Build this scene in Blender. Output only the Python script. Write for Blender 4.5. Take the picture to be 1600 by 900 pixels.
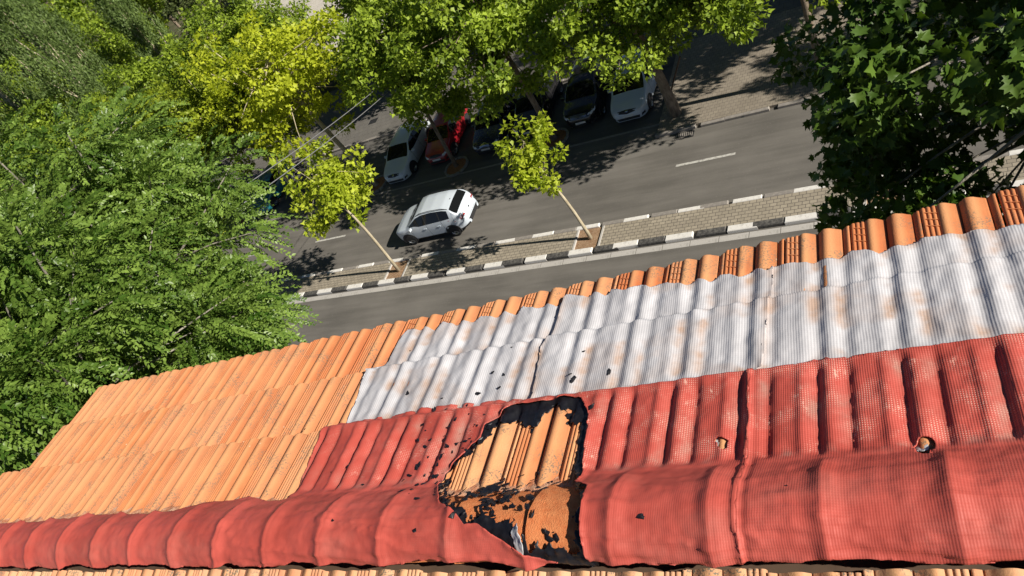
import bpy, math, random
import numpy as np
from mathutils import Vector, Matrix
R = math.radians
for o in list(bpy.data.objects): bpy.data.objects.remove(o)
scene = bpy.context.scene
COL = scene.collection

# ------------------------------------------------------------------ camera, sky, sun, exposure
CAM_H = 18.5
STREET = R(6.0734)                      # the street runs at 6 degrees to the eave
camd = bpy.data.cameras.new('camera'); cam = bpy.data.objects.new('camera', camd); COL.objects.link(cam)
camd.sensor_width = 36; camd.lens = 1150.15 / 1600 * 36; camd.clip_start = .05; camd.clip_end = 2000
_r = Vector((0.824389, 0.272449, -0.496139)); _d = Vector((-0.107473, -0.785246, -0.609786)); _f = Vector((-0.555726, 0.556023, -0.618067))
mw = Matrix.Identity(4)
for i in range(3):
    mw[i][0] = _r[i]; mw[i][1] = -_d[i]; mw[i][2] = -_f[i]
mw.translation = (0, 0, CAM_H)
cam.matrix_world = mw
scene.camera = cam
SUN_EL, SUN_AZ = R(31), R(-4)           # azimuth from +x, counter-clockwise
sdir = Vector((math.cos(SUN_EL) * math.cos(SUN_AZ), math.cos(SUN_EL) * math.sin(SUN_AZ), math.sin(SUN_EL)))
world = bpy.data.worlds.new('World'); scene.world = world; world.use_nodes = True
wn = world.node_tree.nodes; wl = world.node_tree.links
sky = wn.new('ShaderNodeTexSky'); sky.sky_type = 'NISHITA'; sky.sun_disc = False
sky.sun_elevation = SUN_EL; sky.sun_rotation = math.atan2(sdir.x, sdir.y); sky.altitude = 2200; sky.air_density = .6; sky.dust_density = .2
wn['Background'].inputs[1].default_value = .05
wl.new(sky.outputs[0], wn['Background'].inputs[0])
ld = bpy.data.lights.new('sun', 'SUN'); ld.energy = 5; ld.angle = R(.53); ld.color = (1, .93, .82)
sun = bpy.data.objects.new('sun', ld); COL.objects.link(sun)
sun.rotation_euler = (-sdir).to_track_quat('-Z', 'Y').to_euler(); sun.location = (30, 0, 40)
vs = scene.view_settings; vs.view_transform = 'Standard'; vs.look = 'None'; vs.exposure = .52; vs.gamma = 1; vs.use_curve_mapping = False
scene.cycles.max_bounces = 6; scene.cycles.diffuse_bounces = 3; scene.cycles.glossy_bounces = 2
scene.cycles.transmission_bounces = 3; scene.cycles.caustics_reflective = False; scene.cycles.caustics_refractive = False

# ------------------------------------------------------------------ helpers
def link(o, parent=None):
    COL.objects.link(o)
    if parent: o.parent = parent
    return o
def tag(o, label=None, cat=None, group=None, kind=None):
    if label: o['label'] = label
    if cat: o['category'] = cat
    if group: o['group'] = group
    if kind: o['kind'] = kind
    return o
def empty(name, loc=(0, 0, 0), rz=0):
    o = bpy.data.objects.new(name, None); o.location = loc; o.rotation_euler = (0, 0, rz); o.empty_display_size = .2
    return link(o)
def mesh(name, V, F, mat=None, smooth=False):
    me = bpy.data.meshes.new(name)
    V = np.asarray(V, dtype=np.float32).reshape(-1, 3)
    if isinstance(F, np.ndarray):
        n, k = F.shape
        me.vertices.add(len(V)); me.vertices.foreach_set('co', V.ravel())
        me.loops.add(n * k); me.loops.foreach_set('vertex_index', F.ravel().astype(np.int32))
        me.polygons.add(n); me.polygons.foreach_set('loop_start', np.arange(0, n * k, k, dtype=np.int32))
        try: me.polygons.foreach_set('loop_total', np.full(n, k, dtype=np.int32))
        except Exception: pass
        me.update(calc_edges=True)
    else:
        me.from_pydata(V.tolist(), [], F); me.update()
    if smooth: me.polygons.foreach_set('use_smooth', np.ones(len(me.polygons), dtype=bool))
    if mat: me.materials.append(mat)
    return me
def obj(name, me, parent=None, loc=None, rot=None):
    o = bpy.data.objects.new(name, me)
    if loc is not None: o.location = loc
    if rot is not None: o.rotation_euler = rot
    return link(o, parent)
class MB:
    def __init__(s): s.V = []; s.F = []
    def add(s, V, F):
        b = len(s.V); s.V += [tuple(map(float, v)) for v in V]; s.F += [tuple(b + i for i in f) for f in F]; return s
    def box(s, x0, x1, y0, y1, z0, z1, b=0.0):
        if b <= 0:
            V = [(x, y, z) for z in (z0, z1) for y in (y0, y1) for x in (x0, x1)]
            return s.add(V, [(0, 2, 3, 1), (4, 5, 7, 6), (0, 1, 5, 4), (2, 6, 7, 3), (0, 4, 6, 2), (1, 3, 7, 5)])
        V = []; 
        for z, q in ((z0, 0), (z1 - b, 0), (z1, b)):
            V += [(x0 + q, y0 + q, z), (x1 - q, y0 + q, z), (x1 - q, y1 - q, z), (x0 + q, y1 - q, z)]
        F = [(3, 2, 1, 0), (8, 9, 10, 11)]
        for k in (0, 4):
            for i in range(4): F.append((k + i, k + (i + 1) % 4, k + 4 + (i + 1) % 4, k + 4 + i))
        return s.add(V, F)
    def tube(s, P, rad, n=8, cap=True):
        P = [Vector(p) for p in P]; V = []; F = []
        for i, p in enumerate(P):
            t = (P[min(i + 1, len(P) - 1)] - P[max(i - 1, 0)]).normalized()
            a = t.orthogonal().normalized() if i == 0 else (a - t * a.dot(t)).normalized()
            b = t.cross(a); r = rad[i] if hasattr(rad, '__len__') else rad
            for k in range(n):
                q = 2 * math.pi * k / n; V.append(p + (a * math.cos(q) + b * math.sin(q)) * r)
        for i in range(len(P) - 1):
            for k in range(n):
                F.append((i * n + k, i * n + (k + 1) % n, (i + 1) * n + (k + 1) % n, (i + 1) * n + k))
        if cap: F.append(tuple(range(n - 1, -1, -1))); F.append(tuple((len(P) - 1) * n + k for k in range(n)))
        return s.add(V, F)
    def lathe_y(s, prof, n=24, c=(0, 0, 0)):          # prof: (radius, y) pairs, axis along y
        V = []; F = []
        for r, y in prof:
            for k in range(n):
                q = 2 * math.pi * k / n; V.append((c[0] + r * math.cos(q), c[1] + y, c[2] + r * math.sin(q)))
        for i in range(len(prof) - 1):
            for k in range(n): F.append((i * n + k, i * n + (k + 1) % n, (i + 1) * n + (k + 1) % n, (i + 1) * n + k))
        return s.add(V, F)
    def mesh(s, name, mat, smooth=False): return mesh(name, s.V, s.F, mat, smooth)
    def build(s, name, mat, parent=None, loc=None, rot=None, smooth=False): return obj(name, s.mesh(name, mat, smooth), parent, loc, rot)

def vnoise(x, y, seed=0):                              # smooth value noise on arrays, -1..1
    rng = np.random.RandomState(seed); T = rng.rand(256, 256) * 2 - 1
    xi = np.floor(x).astype(int); yi = np.floor(y).astype(int); fx = x - xi; fy = y - yi
    fx = fx * fx * (3 - 2 * fx); fy = fy * fy * (3 - 2 * fy)
    a = T[xi % 256, yi % 256]; b = T[(xi + 1) % 256, yi % 256]; c = T[xi % 256, (yi + 1) % 256]; d = T[(xi + 1) % 256, (yi + 1) % 256]
    return (a * (1 - fx) + b * fx) * (1 - fy) + (c * (1 - fx) + d * fx) * fy
def fbm(x, y, oct=4, seed=0):
    s = 0; a = 1; t = 0
    for i in range(oct): s = s + a * vnoise(x * 2 ** i + 17.3 * i, y * 2 ** i + 5.1 * i, seed + i); t += a; a *= .5
    return s / t

# ------------------------------------------------------------------ materials
class NT:
    def __init__(s, name):
        s.m = bpy.data.materials.new(name); s.m.use_nodes = True; s.t = s.m.node_tree; s.n = s.t.nodes; s.l = s.t.links
        s.b = s.n['Principled BSDF']; s.out = s.n['Material Output']
    def node(s, typ, **kw):
        nd = s.n.new(typ)
        for k, v in kw.items():
            if hasattr(nd, k): setattr(nd, k, v)
        return nd
    def put(s, inp, v):
        if hasattr(v, 'links') or hasattr(v, 'is_linked'): s.l.new(v, inp)
        else:
            if isinstance(v, (tuple, list)) and len(v) == 3 and inp.type == 'RGBA': v = (*v, 1)
            inp.default_value = v
    def co(s, kind='Object'): return s.node('ShaderNodeTexCoord').outputs[kind]
    def math(s, op, a, b=0.0, c=0.0):
        nd = s.node('ShaderNodeMath', operation=op); s.put(nd.inputs[0], a); s.put(nd.inputs[1], b); s.put(nd.inputs[2], c); return nd.outputs[0]
    def mix(s, f, a, b, typ='MIX'):
        nd = s.node('ShaderNodeMix', data_type='RGBA', blend_type=typ)
        s.put(nd.inputs[0], f); s.put(nd.inputs[6], a); s.put(nd.inputs[7], b); return nd.outputs[2]
    def noise(s, vec, scale, detail=4, rough=.55, out=0, dist=0):
        nd = s.node('ShaderNodeTexNoise'); s.put(nd.inputs['Vector'], vec); nd.inputs['Scale'].default_value = scale
        nd.inputs['Detail'].default_value = detail; nd.inputs['Roughness'].default_value = rough; nd.inputs['Distortion'].default_value = dist
        return nd.outputs[out]
    def ramp(s, f, lo, hi, a=0.0, b=1.0):
        nd = s.node('ShaderNodeMapRange'); nd.clamp = True; s.put(nd.inputs[0], f)
        nd.inputs[1].default_value = lo; nd.inputs[2].default_value = hi; nd.inputs[3].default_value = a; nd.inputs[4].default_value = b
        return nd.outputs[0]
    def scale(s, vec, xyz, loc=(0, 0, 0), rot=(0, 0, 0)):
        nd = s.node('ShaderNodeMapping'); s.put(nd.inputs[0], vec); nd.inputs[1].default_value = loc; nd.inputs[2].default_value = rot; nd.inputs[3].default_value = xyz; return nd.outputs[0]
    def bump(s, h, strength=.5, dist=.01, prev=None):
        nd = s.node('ShaderNodeBump'); nd.inputs['Strength'].default_value = strength; nd.inputs['Distance'].default_value = dist; s.put(nd.inputs['Height'], h)
        if prev: s.l.new(prev, nd.inputs['Normal'])
        return nd.outputs[0]
    def fin(s, color=None, rough=.8, normal=None, spec=None, metal=None, **kw):
        if color is not None: s.put(s.b.inputs['Base Color'], color)
        s.put(s.b.inputs['Roughness'], rough)
        if normal is not None: s.l.new(normal, s.b.inputs['Normal'])
        if spec is not None: s.b.inputs['Specular IOR Level'].default_value = spec
        if metal is not None: s.b.inputs['Metallic'].default_value = metal
        for k, v in kw.items(): s.put(s.b.inputs[k.replace('_', ' ')], v)
        return s.m
def plain(name, col, rough=.6, var=.15, scale=8, **kw):
    t = NT(name); n = t.noise(t.co(), scale, 5)
    c = t.mix(t.ramp(n, .3, .7), tuple(x * (1 - var) for x in col), tuple(min(1, x * (1 + var)) for x in col))
    return t.fin(c, rough, **kw)
M = {}
# asphalt
def m_asphalt(name, base, warm=1.0):
    t = NT(name); co = t.co()
    big = t.noise(co, .35, 5); mid = t.noise(t.scale(co, (.25, 2.2, 1)), 1.0, 4); fine = t.noise(co, 60, 2); sp = t.noise(co, 16, 3)
    f = t.math('ADD', t.math('MULTIPLY', big, .45), t.math('MULTIPLY', mid, .55))
    c = t.mix(t.ramp(f, .38, .62), tuple(x * .74 for x in base), tuple(x * 1.2 for x in base))
    oil = t.noise(t.scale(co, (.12, 1.4, 1)), 1.6, 3); c = t.mix(t.ramp(oil, .60, .72, 0, .4), c, tuple(x * .5 for x in base))
    c = t.mix(t.ramp(sp, .62, .75), c, tuple(x * 1.5 for x in base)); c = t.mix(t.ramp(fine, .3, .7, .0, .5), c, tuple(x * .6 for x in base))
    return t.fin(c, .92, t.bump(fine, .5, .006), spec=.25)
M['asphalt'] = m_asphalt('asphalt', (.168, .157, .141))
M['asphalt_old'] = m_asphalt('asphalt_parking', (.14, .134, .124))
def m_brick(name, a, b, mortar, w, h, msize=.012, rot=0, var=.5):
    t = NT(name); co = t.scale(t.co(), (1, 1, 1), rot=(0, 0, rot))
    nd = t.node('ShaderNodeTexBrick'); t.put(nd.inputs['Vector'], co); nd.inputs['Scale'].default_value = 1
    nd.inputs['Brick Width'].default_value = w; nd.inputs['Row Height'].default_value = h; nd.inputs['Mortar Size'].default_value = msize; nd.inputs['Mortar Smooth'].default_value = .2
    t.put(nd.inputs['Color1'], a); t.put(nd.inputs['Color2'], b); t.put(nd.inputs['Mortar'], mortar); nd.inputs['Bias'].default_value = 0
    n = t.noise(co, 1.2, 5); c = t.mix(t.ramp(n, .3, .75, 0, var), nd.outputs[0], tuple(x * .55 for x in a))
    f = t.noise(co, 40, 3)
    inv = t.math('SUBTRACT', 1.0, nd.outputs[1])
    return t.fin(c, .88, t.bump(t.math('ADD', inv, t.math('MULTIPLY', f, .2)), .7, .012), spec=.25)
M['paver_median'] = m_brick('paver_median', (.40, .35, .27), (.31, .27, .21), (.10, .09, .08), .24, .16, .012)
M['paver_walk'] = m_brick('paver_walk', (.31, .27, .215), (.26, .225, .18), (.12, .105, .09), .2, .2, .008)
M['slab_walk'] = m_brick('slab_walk', (.17, .16, .145), (.15, .142, .13), (.09, .085, .08), .4, .4, .01)
M['plaza'] = m_brick('plaza_paving', (.60, .56, .49), (.55, .51, .45), (.3, .27, .23), .6, .6, .01, var=.2)
def m_paint(name, col, under, worn=.4):
    t = NT(name); co = t.co(); n = t.noise(co, 7, 6, .7); n2 = t.noise(co, 45, 3)
    k = t.math('ADD', t.math('MULTIPLY', n, .7), t.math('MULTIPLY', n2, .3))
    c = t.mix(t.ramp(k, .62 - worn * .3, .78 - worn * .2), col, under)
    return t.fin(c, .75, t.bump(n2, .3, .004), spec=.3)
M['kerb_white'] = m_paint('kerb_white_paint', (.72, .70, .66), (.33, .31, .28), .35)
M['kerb_black'] = m_paint('kerb_black_paint', (.055, .053, .052), (.20, .19, .17), .55)
M['kerb_grey'] = m_paint('kerb_grey_stone', (.24, .22, .20), (.36, .33, .29), .5)
M['line'] = m_paint('road_line_paint', (.55, .54, .50), (.13, .12, .11), .5)
M['gutter'] = m_paint('gutter_concrete', (.46, .44, .41), (.26, .25, .23), .4)
def m_soil(name, a, b, sc=9, bd=.03):
    t = NT(name); co = t.co(); n = t.noise(co, sc, 7, .7); n2 = t.noise(co, sc * 6, 3)
    c = t.mix(t.ramp(n, .35, .65), a, b)
    return t.fin(c, .95, t.bump(t.math('ADD', n, n2), .8, bd), spec=.15)
M['soil'] = m_soil('bare_soil', (.26, .15, .085), (.40, .28, .18))
M['litter'] = m_soil('leaf_litter', (.22, .085, .035), (.42, .22, .12), 14)
M['earth'] = m_soil('park_earth', (.05, .065, .025), (.14, .12, .07), .6)
# foliage
def m_leaf(name, dark, light, trans=.45, rough=.5, transcol=None):
    t = NT(name); at = t.node('ShaderNodeAttribute'); at.attribute_name = 'tint'
    c = t.mix(at.outputs['Fac'], dark, light)
    tr = t.node('ShaderNodeBsdfTranslucent')
    tc = t.mix(1.0, c, transcol or (1.0, 1.0, .45), 'MULTIPLY'); t.l.new(tc, tr.inputs[0])
    t.fin(c, rough, spec=.35)
    mx = t.node('ShaderNodeMixShader'); mx.inputs[0].default_value = trans
    t.l.new(t.b.outputs[0], mx.inputs[1]); t.l.new(tr.outputs[0], mx.inputs[2]); t.l.new(mx.outputs[0], t.out.inputs[0])
    return t.m
M['leaf_elm'] = m_leaf('leaf_elm', (.04, .10, .010), (.25, .37, .07), .33, .38)
M['leaf_plane'] = m_leaf('leaf_plane_row', (.06, .12, .008), (.42, .55, .055), .40)
M['leaf_yellow'] = m_leaf('leaf_plane_yellow', (.27, .34, .010), (.62, .68, .05), .45)
M['leaf_young'] = m_leaf('leaf_plane_young', (.22, .31, .012), (.58, .66, .06), .45)
M['leaf_mid'] = m_leaf('leaf_plane_mid', (.13, .20, .012), (.40, .47, .035), .36)
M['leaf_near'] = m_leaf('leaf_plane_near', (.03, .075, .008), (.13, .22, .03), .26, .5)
M['leaf_poplar'] = m_leaf('leaf_poplar', (.055, .10, .02), (.22, .31, .09), .35)
M['leaf_conifer'] = m_leaf('leaf_conifer', (.05, .075, .02), (.12, .15, .05), .25)
M['leaf_shrub'] = m_leaf('leaf_shrub', (.04, .07, .015), (.10, .14, .04), .35)
def m_bark(name, a, b, sc=7):
    t = NT(name); co = t.scale(t.co(), (1, 1, .35)); n = t.noise(co, sc, 6, .65); n2 = t.noise(co, sc * 4, 3)
    return t.fin(t.mix(t.ramp(n, .38, .62), a, b), .9, t.bump(t.math('ADD', n, n2), .6, .02), spec=.2)
M['bark'] = m_bark('bark_brown', (.13, .10, .075), (.26, .21, .16))
M['bark_pale'] = m_bark('bark_pale', (.36, .30, .20), (.52, .46, .34))
M['bark_grey'] = m_bark('bark_grey', (.20, .18, .15), (.36, .33, .28))
# terracotta
def m_tile(name, a, b, dirt, lich=.5):
    t = NT(name); co = t.co(); inf = t.node('ShaderNodeObjectInfo')
    off = t.node('ShaderNodeVectorMath', operation='ADD'); t.l.new(co, off.inputs[0])
    cmb = t.node('ShaderNodeCombineXYZ'); r = inf.outputs['Random']
    t.l.new(t.math('MULTIPLY', r, 37.0), cmb.inputs[0]); t.l.new(t.math('MULTIPLY', r, 91.0), cmb.inputs[1]); t.l.new(cmb.outputs[0], off.inputs[1]); v = off.outputs[0]
    n = t.noise(v, 6, 5); c = t.mix(t.ramp(n, .3, .7), a, b)
    c = t.mix(t.math('MULTIPLY', r, .55), c, (.47, .12, .04)); c = t.mix(t.math('MULTIPLY', t.math('FRACT', t.math('MULTIPLY', r, 7.31)), .45), c, (.66, .36, .19))
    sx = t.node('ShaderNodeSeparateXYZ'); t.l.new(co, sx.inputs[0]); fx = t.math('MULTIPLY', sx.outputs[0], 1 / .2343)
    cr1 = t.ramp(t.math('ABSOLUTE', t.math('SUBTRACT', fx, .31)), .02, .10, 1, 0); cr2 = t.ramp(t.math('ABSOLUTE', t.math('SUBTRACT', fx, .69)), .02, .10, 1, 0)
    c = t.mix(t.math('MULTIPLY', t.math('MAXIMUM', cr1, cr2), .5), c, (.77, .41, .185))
    streak = t.noise(t.scale(v, (26, 4, 8)), 1.0, 4, .6); c = t.mix(t.ramp(streak, .60, .72, 0, .45), c, dirt)
    lz = t.noise(v, 5.5, 3); sp = t.noise(v, 130, 3, .7)
    c = t.mix(t.math('MULTIPLY', t.ramp(lz, .51, .60), t.ramp(sp, .50, .58, 0, lich + .2)), c, (.17, .15, .11))
    wh = t.noise(v, 30, 2); c = t.mix(t.ramp(wh, .76, .80, 0, .6), c, (.75, .62, .45))
    fine = t.noise(v, 160, 3)
    return t.fin(c, .85, t.bump(t.math('ADD', t.math('MULTIPLY', sp, .5), fine), .35, .003), spec=.3)
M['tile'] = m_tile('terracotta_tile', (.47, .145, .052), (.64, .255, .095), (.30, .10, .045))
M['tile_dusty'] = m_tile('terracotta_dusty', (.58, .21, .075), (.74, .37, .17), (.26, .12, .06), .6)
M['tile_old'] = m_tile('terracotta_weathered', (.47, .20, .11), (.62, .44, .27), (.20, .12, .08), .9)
M['mortar'] = m_soil('mortar_bed', (.55, .18, .075), (.72, .45, .30), 26, .006)
M['clay_ridge'] = m_soil('clay_ridge_rough', (.58, .17, .06), (.66, .25, .10), 40, .004)
def m_membrane(name, base, worn, dirt, meshamp, weave, speck, bstr=.55, vw=1.0):
    # painted woven netting: UV is metres along the roof and along the slope
    t = NT(name); uv = t.co('UV'); sep = t.node('ShaderNodeSeparateXYZ'); t.l.new(uv, sep.inputs[0])
    wob = t.noise(uv, 9, 3); 
    u = t.math('ADD', sep.outputs[0], t.math('MULTIPLY', wob, .004)); v = t.math('ADD', sep.outputs[1], t.math('MULTIPLY', wob, .006))
    su = t.math('SINE', t.math('MULTIPLY', u, 2 * math.pi / weave)); sv = t.math('SINE', t.math('MULTIPLY', v, 2 * math.pi / (weave * 1.05)))
    amp = t.node('ShaderNodeAttribute'); amp.attribute_name = 'net'
    spk = t.node('ShaderNodeAttribute'); spk.attribute_name = 'speck'
    n1 = t.noise(uv, 3.2, 5, .6); n2 = t.noise(uv, 11, 5, .6); n3 = t.noise(t.scale(uv, (1, .3, 1)), 24, 4, .6)
    cell = t.math('MULTIPLY', t.ramp(su, .15, .75), t.ramp(sv, .15, .75))
    strand = t.math('MAXIMUM', t.math('MULTIPLY', su, -1.0), t.math('MULTIPLY', sv, -.6))
    c = t.mix(t.ramp(n1, .35, .65), base, tuple(min(1, x * 1.28 + .012) for x in base))
    c = t.mix(t.ramp(n3, .5, .75, 0, .35), c, tuple(x * .72 for x in base))
    wearm = t.ramp(t.math('ADD', n2, t.math('MULTIPLY', n1, .5)), .70, .86)
    sp = t.math('MULTIPLY', t.math('MULTIPLY', cell, wearm), t.math('MULTIPLY', spk.outputs['Fac'], speck))
    c = t.mix(sp, c, worn)
    sm1 = t.noise(t.scale(uv, (1, .45, 1)), 55, 5, .75); sm2 = t.ramp(n2, .50, .62)
    c = t.mix(t.math('MULTIPLY', t.math('MULTIPLY', t.ramp(sm1, .56, .66), sm2), t.math('MULTIPLY', spk.outputs['Fac'], speck * .8)), c, worn)
    at = t.node('ShaderNodeAttribute'); at.attribute_name = 'dirt'
    dm = t.math('MULTIPLY', at.outputs['Fac'], t.ramp(n2, .35, .6, .25, 1.0))
    c = t.mix(dm, c, dirt)
    dk = t.math('MULTIPLY', t.ramp(strand, .2, .9), t.math('MULTIPLY', amp.outputs['Fac'], meshamp)); c = t.mix(dk, c, tuple(x * .5 for x in base))
    fine = t.noise(uv, 90, 3)
    h = t.math('ADD', t.math('MULTIPLY', t.math('ADD', su, t.math('MULTIPLY', sv, vw)), t.math('MULTIPLY', amp.outputs['Fac'], -.45)), t.math('MULTIPLY', fine, .8))
    h = t.math('ADD', h, t.math('MULTIPLY', n3, 1.2))
    return t.fin(c, t.ramp(n2, .3, .7, .5, .75), t.bump(h, bstr, .0018), spec=.4)
M['red_net'] = m_membrane('red_coated_netting', (.41, .066, .047), (.78, .50, .40), (.36, .19, .15), .12, .0068, 1.0, .38, .6)
M['white_net'] = m_membrane('white_coated_netting', (.47, .465, .485), (.64, .63, .62), (.44, .31, .24), .14, .0088, .3, .30, .3)
M['bitumen'] = plain('bitumen_black', (.007, .007, .010), .45, .5, 40)
M['flake_white'] = plain('white_liner', (.55, .55, .56), .7, .2, 30)
# building
M['wall'] = plain('render_wall', (.52, .40, .28), .9, .08, 3)
M['brown'] = plain('dark_timber', (.09, .055, .035), .8, .2, 12)
# cars
def m_carpaint(name, col, rough=.28, metal=0.0):
    t = NT(name); n = t.noise(t.co(), 4, 4)
    return t.fin(t.mix(t.ramp(n, .3, .7, 0, .12), col, tuple(x * .8 for x in col)), t.ramp(n, .3, .7, rough, rough + .08), metal=metal, Coat_Weight=.6, Coat_Roughness=.08)
M['car_white'] = m_carpaint('car_paint_white', (.54, .60, .67)); M['car_white2'] = m_carpaint('car_paint_silver_white', (.55, .60, .64))
M['car_red'] = m_carpaint('car_paint_red', (.30, .012, .02)); M['car_navy'] = m_carpaint('car_paint_navy', (.022, .028, .05), .22)
M['car_black'] = m_carpaint('car_paint_black', (.012, .012, .014), .2); M['car_teal'] = m_carpaint('car_paint_teal', (.02, .16, .19), .3)
M['glass'] = NT('car_glass').fin((.008, .009, .010), .08, spec=.35)
M['tyre'] = plain('tyre_rubber', (.018, .018, .019), .85, .2, 20); M['plastic'] = plain('black_plastic', (.022, .022, .024), .6, .2, 20)
M['rim'] = NT('alloy_rim').fin((.52, .53, .55), .35, metal=.8)
M['lamp'] = NT('headlamp_glass').fin((.55, .58, .62), .08, spec=.8); M['tail'] = NT('tail_lamp').fin((.30, .012, .012), .15, spec=.7)
M['plate'] = plain('number_plate_white', (.70, .70, .68), .5, .05, 20); M['chrome'] = NT('chrome_trim').fin((.7, .71, .73), .15, metal=1.0)
M['cable'] = plain('cable_grey', (.22, .22, .23), .6, .1, 6)

# ------------------------------------------------------------------ the building and its roof (roof frame: x along the eave, v down the slope, n off the slope)
SL = R(10.8912); HP = 1.75; CS, SN = math.cos(SL), math.sin(SL)
bld = empty('apartment_building', (0, 0, 0), STREET)
tag(bld, 'building under the camera with shallow terracotta tiled roof and red ridge', 'building')
def RP(x, v, n):
    n = n - .028
    return np.stack([np.asarray(x, float) + 0 * v, -HP * SN + v * CS + n * SN, CAM_H - HP * CS - v * SN + n * CS], -1)
TW = .2343; TX0 = .226; SHEAR = math.tan(R(1.056)); VE = 2.485
ROWS = [(2.13, 2.485), (1.77, 2.13), (1.385, 1.77)]     # visible (top, bottom) of each course, eave first
def tfrac(x, v): return ((x - TX0 - SHEAR * (v - VE)) / TW) % 1.0
_px = [0, .008, .215, .235, .275, .31, .38, .45, .495, .500, .515, .520, .555, .59, .625, .67, .75, .82, .865, .870, .885, .890, .93, .955, .975, .985, .988, 1.0]
_pz = [.004, .0105, .0105, .0150, .0200, .0205, .0140, .0055, .0020, -.0040, -.0040, .0030, .0110, .0185, .0212, .0208, .0140, .0055, .0020, -.0035, -.0035, .0020, .0085, .0125, .0125, .0100, -.006, -.006]
def prof(t):
    rib = np.where((t > .008) & (t < .215), .0050 * np.abs(np.sin((t - .008) / .207 * math.pi * 3)), 0)
    return np.interp(t, _px, _pz) + rib - .009
_T = np.linspace(0, 1, 400, endpoint=False); _P = prof(_T)
def psmooth(sig):
    k = np.arange(-60, 61); g = np.exp(-.5 * (k / 400 * TW / sig) ** 2); g /= g.sum()
    return np.convolve(np.concatenate([_P[-60:], _P, _P[:60]]), g, 'same')[60:-60]
def rowstep(v, soft=0):
    r = np.zeros_like(v)
    for a, b in ROWS: r = np.where((v >= a) & (v < b), .025 * (v - a) / .36, r)
    if soft:
        for a, b in ROWS[1:]: r = np.where((v >= b) & (v < b + soft), np.maximum(r, .025 * (1 - (v - b) / soft) ** 2), r)
    return r
# deck and walls
m = MB(); m.box(-5.25, 9.0, -9, 2.25, 0, CAM_H - 2.7); wall_o = m.build('wall', M['wall'], bld)
deckV = RP(np.array([-5.27, 9, 9, -5.27]), np.array([1.1, 1.1, 2.40, 2.40]), np.array([-.045] * 4)).tolist()
deckV += [(p[0], p[1], p[2] - .10) for p in deckV]
RIDGE_Y = float(RP(0, np.float64(1.235), np.float64(0))[1]); RIDGE_Z = float(RP(0, np.float64(1.235), np.float64(0))[2])
V = [(-5.16, 2.05, CAM_H - 2.30), (9, 2.05, CAM_H - 2.30), (9, RIDGE_Y, RIDGE_Z - .05), (-5.16, RIDGE_Y, RIDGE_Z - .05), (-5.16, -9, RIDGE_Z - .05 - (9 + RIDGE_Y) * math.tan(SL)), (9, -9, RIDGE_Z - .05 - (9 + RIDGE_Y) * math.tan(SL))]
V += [(x, y, z - .25) for x, y, z in V]
roof = MB().add(V, [(0, 1, 2, 3), (3, 2, 5, 4), (6, 9, 8, 7), (9, 10, 11, 8), (0, 6, 7, 1), (0, 3, 9, 6), (3, 4, 10, 9), (1, 7, 8, 2), (2, 8, 11, 5), (4, 5, 11, 10)]).build('roof_deck', M['brown'], bld)
# one clay tile: ribbed edge, two rolls
def tile_mesh(name, mat, L=.43, seed=0, bars=True):
    xs = np.concatenate([np.array([0, .008]), np.linspace(.025, .215, 12), np.array([.235, .255, .275, .31, .345, .38, .415, .45, .475, .495, .50, .515, .52, .5375, .555, .5725, .59, .607, .625, .647, .67, .71, .75, .785, .82, .845, .865, .87, .885, .89, .91, .93, .955, .975, .985, .988, 1.0])]); ys = np.array([0, L * .5, L - .012, L])
    rng = np.random.RandomState(seed); V = []; F = []
    for s in (0, 1):
        for j, y in enumerate(ys):
            for t in xs:
                z = float(prof(np.array(max(0, min(t, .9999))))) + (-.007 if s == 0 and j == 3 else 0)
                V.append((t * TW + .0015 * rng.randn() * (j == 3), y, z - (.013 if s else 0)))
    nx = len(xs); n1 = nx * len(ys)
    for j in range(len(ys) - 1):
        for i in range(nx - 1):
            a = j * nx + i; F.append((a, a + nx, a + nx + 1, a + 1)); b = a + n1
            if j == 0 or 1: F.append((b, b + 1, b + nx + 1, b + nx))
    for i in range(nx - 1):
        a = (len(ys) - 1) * nx + i; F.append((a, a + n1, a + n1 + 1, a + 1))
        F.append((i, i + 1, i + 1 + n1, i + n1))
    for j in range(len(ys) - 1):
        a = j * nx; F.append((a, a + n1, a + nx + n1, a + nx)); a = j * nx + nx - 1; F.append((a, a + nx, a + nx + n1, a + n1))
    mb = MB(); mb.V = V; mb.F = [tuple(f) for f in F]
    if bars:
        for k in range(3):
            y = L - .040 - .036 * k
            q = [(.06, y), (.22, y - .014), (.22, y - .011), (.06, y + .003)]
            mb.add([(t * TW, yy, .0) for t, yy in q] + [(t * TW, yy + .001, .0072) for t, yy in q], [(4, 7, 6, 5), (0, 4, 5, 1), (2, 6, 7, 3)])
    me = mb.mesh(name, mat)
    for p in me.polygons: p.use_smooth = len(p.vertices) == 4
    try: me.set_sharp_from_angle(angle=R(50))
    except Exception: pass
    return me
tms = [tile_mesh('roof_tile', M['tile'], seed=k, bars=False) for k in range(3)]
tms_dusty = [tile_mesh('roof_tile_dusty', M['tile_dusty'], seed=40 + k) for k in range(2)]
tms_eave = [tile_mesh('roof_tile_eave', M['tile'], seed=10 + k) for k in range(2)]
rng = random.Random(4)
BAS = Matrix(((1, 0, 0), (0, CS, SN), (0, -SN, CS))).to_4x4()
tile_n = 0
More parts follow.
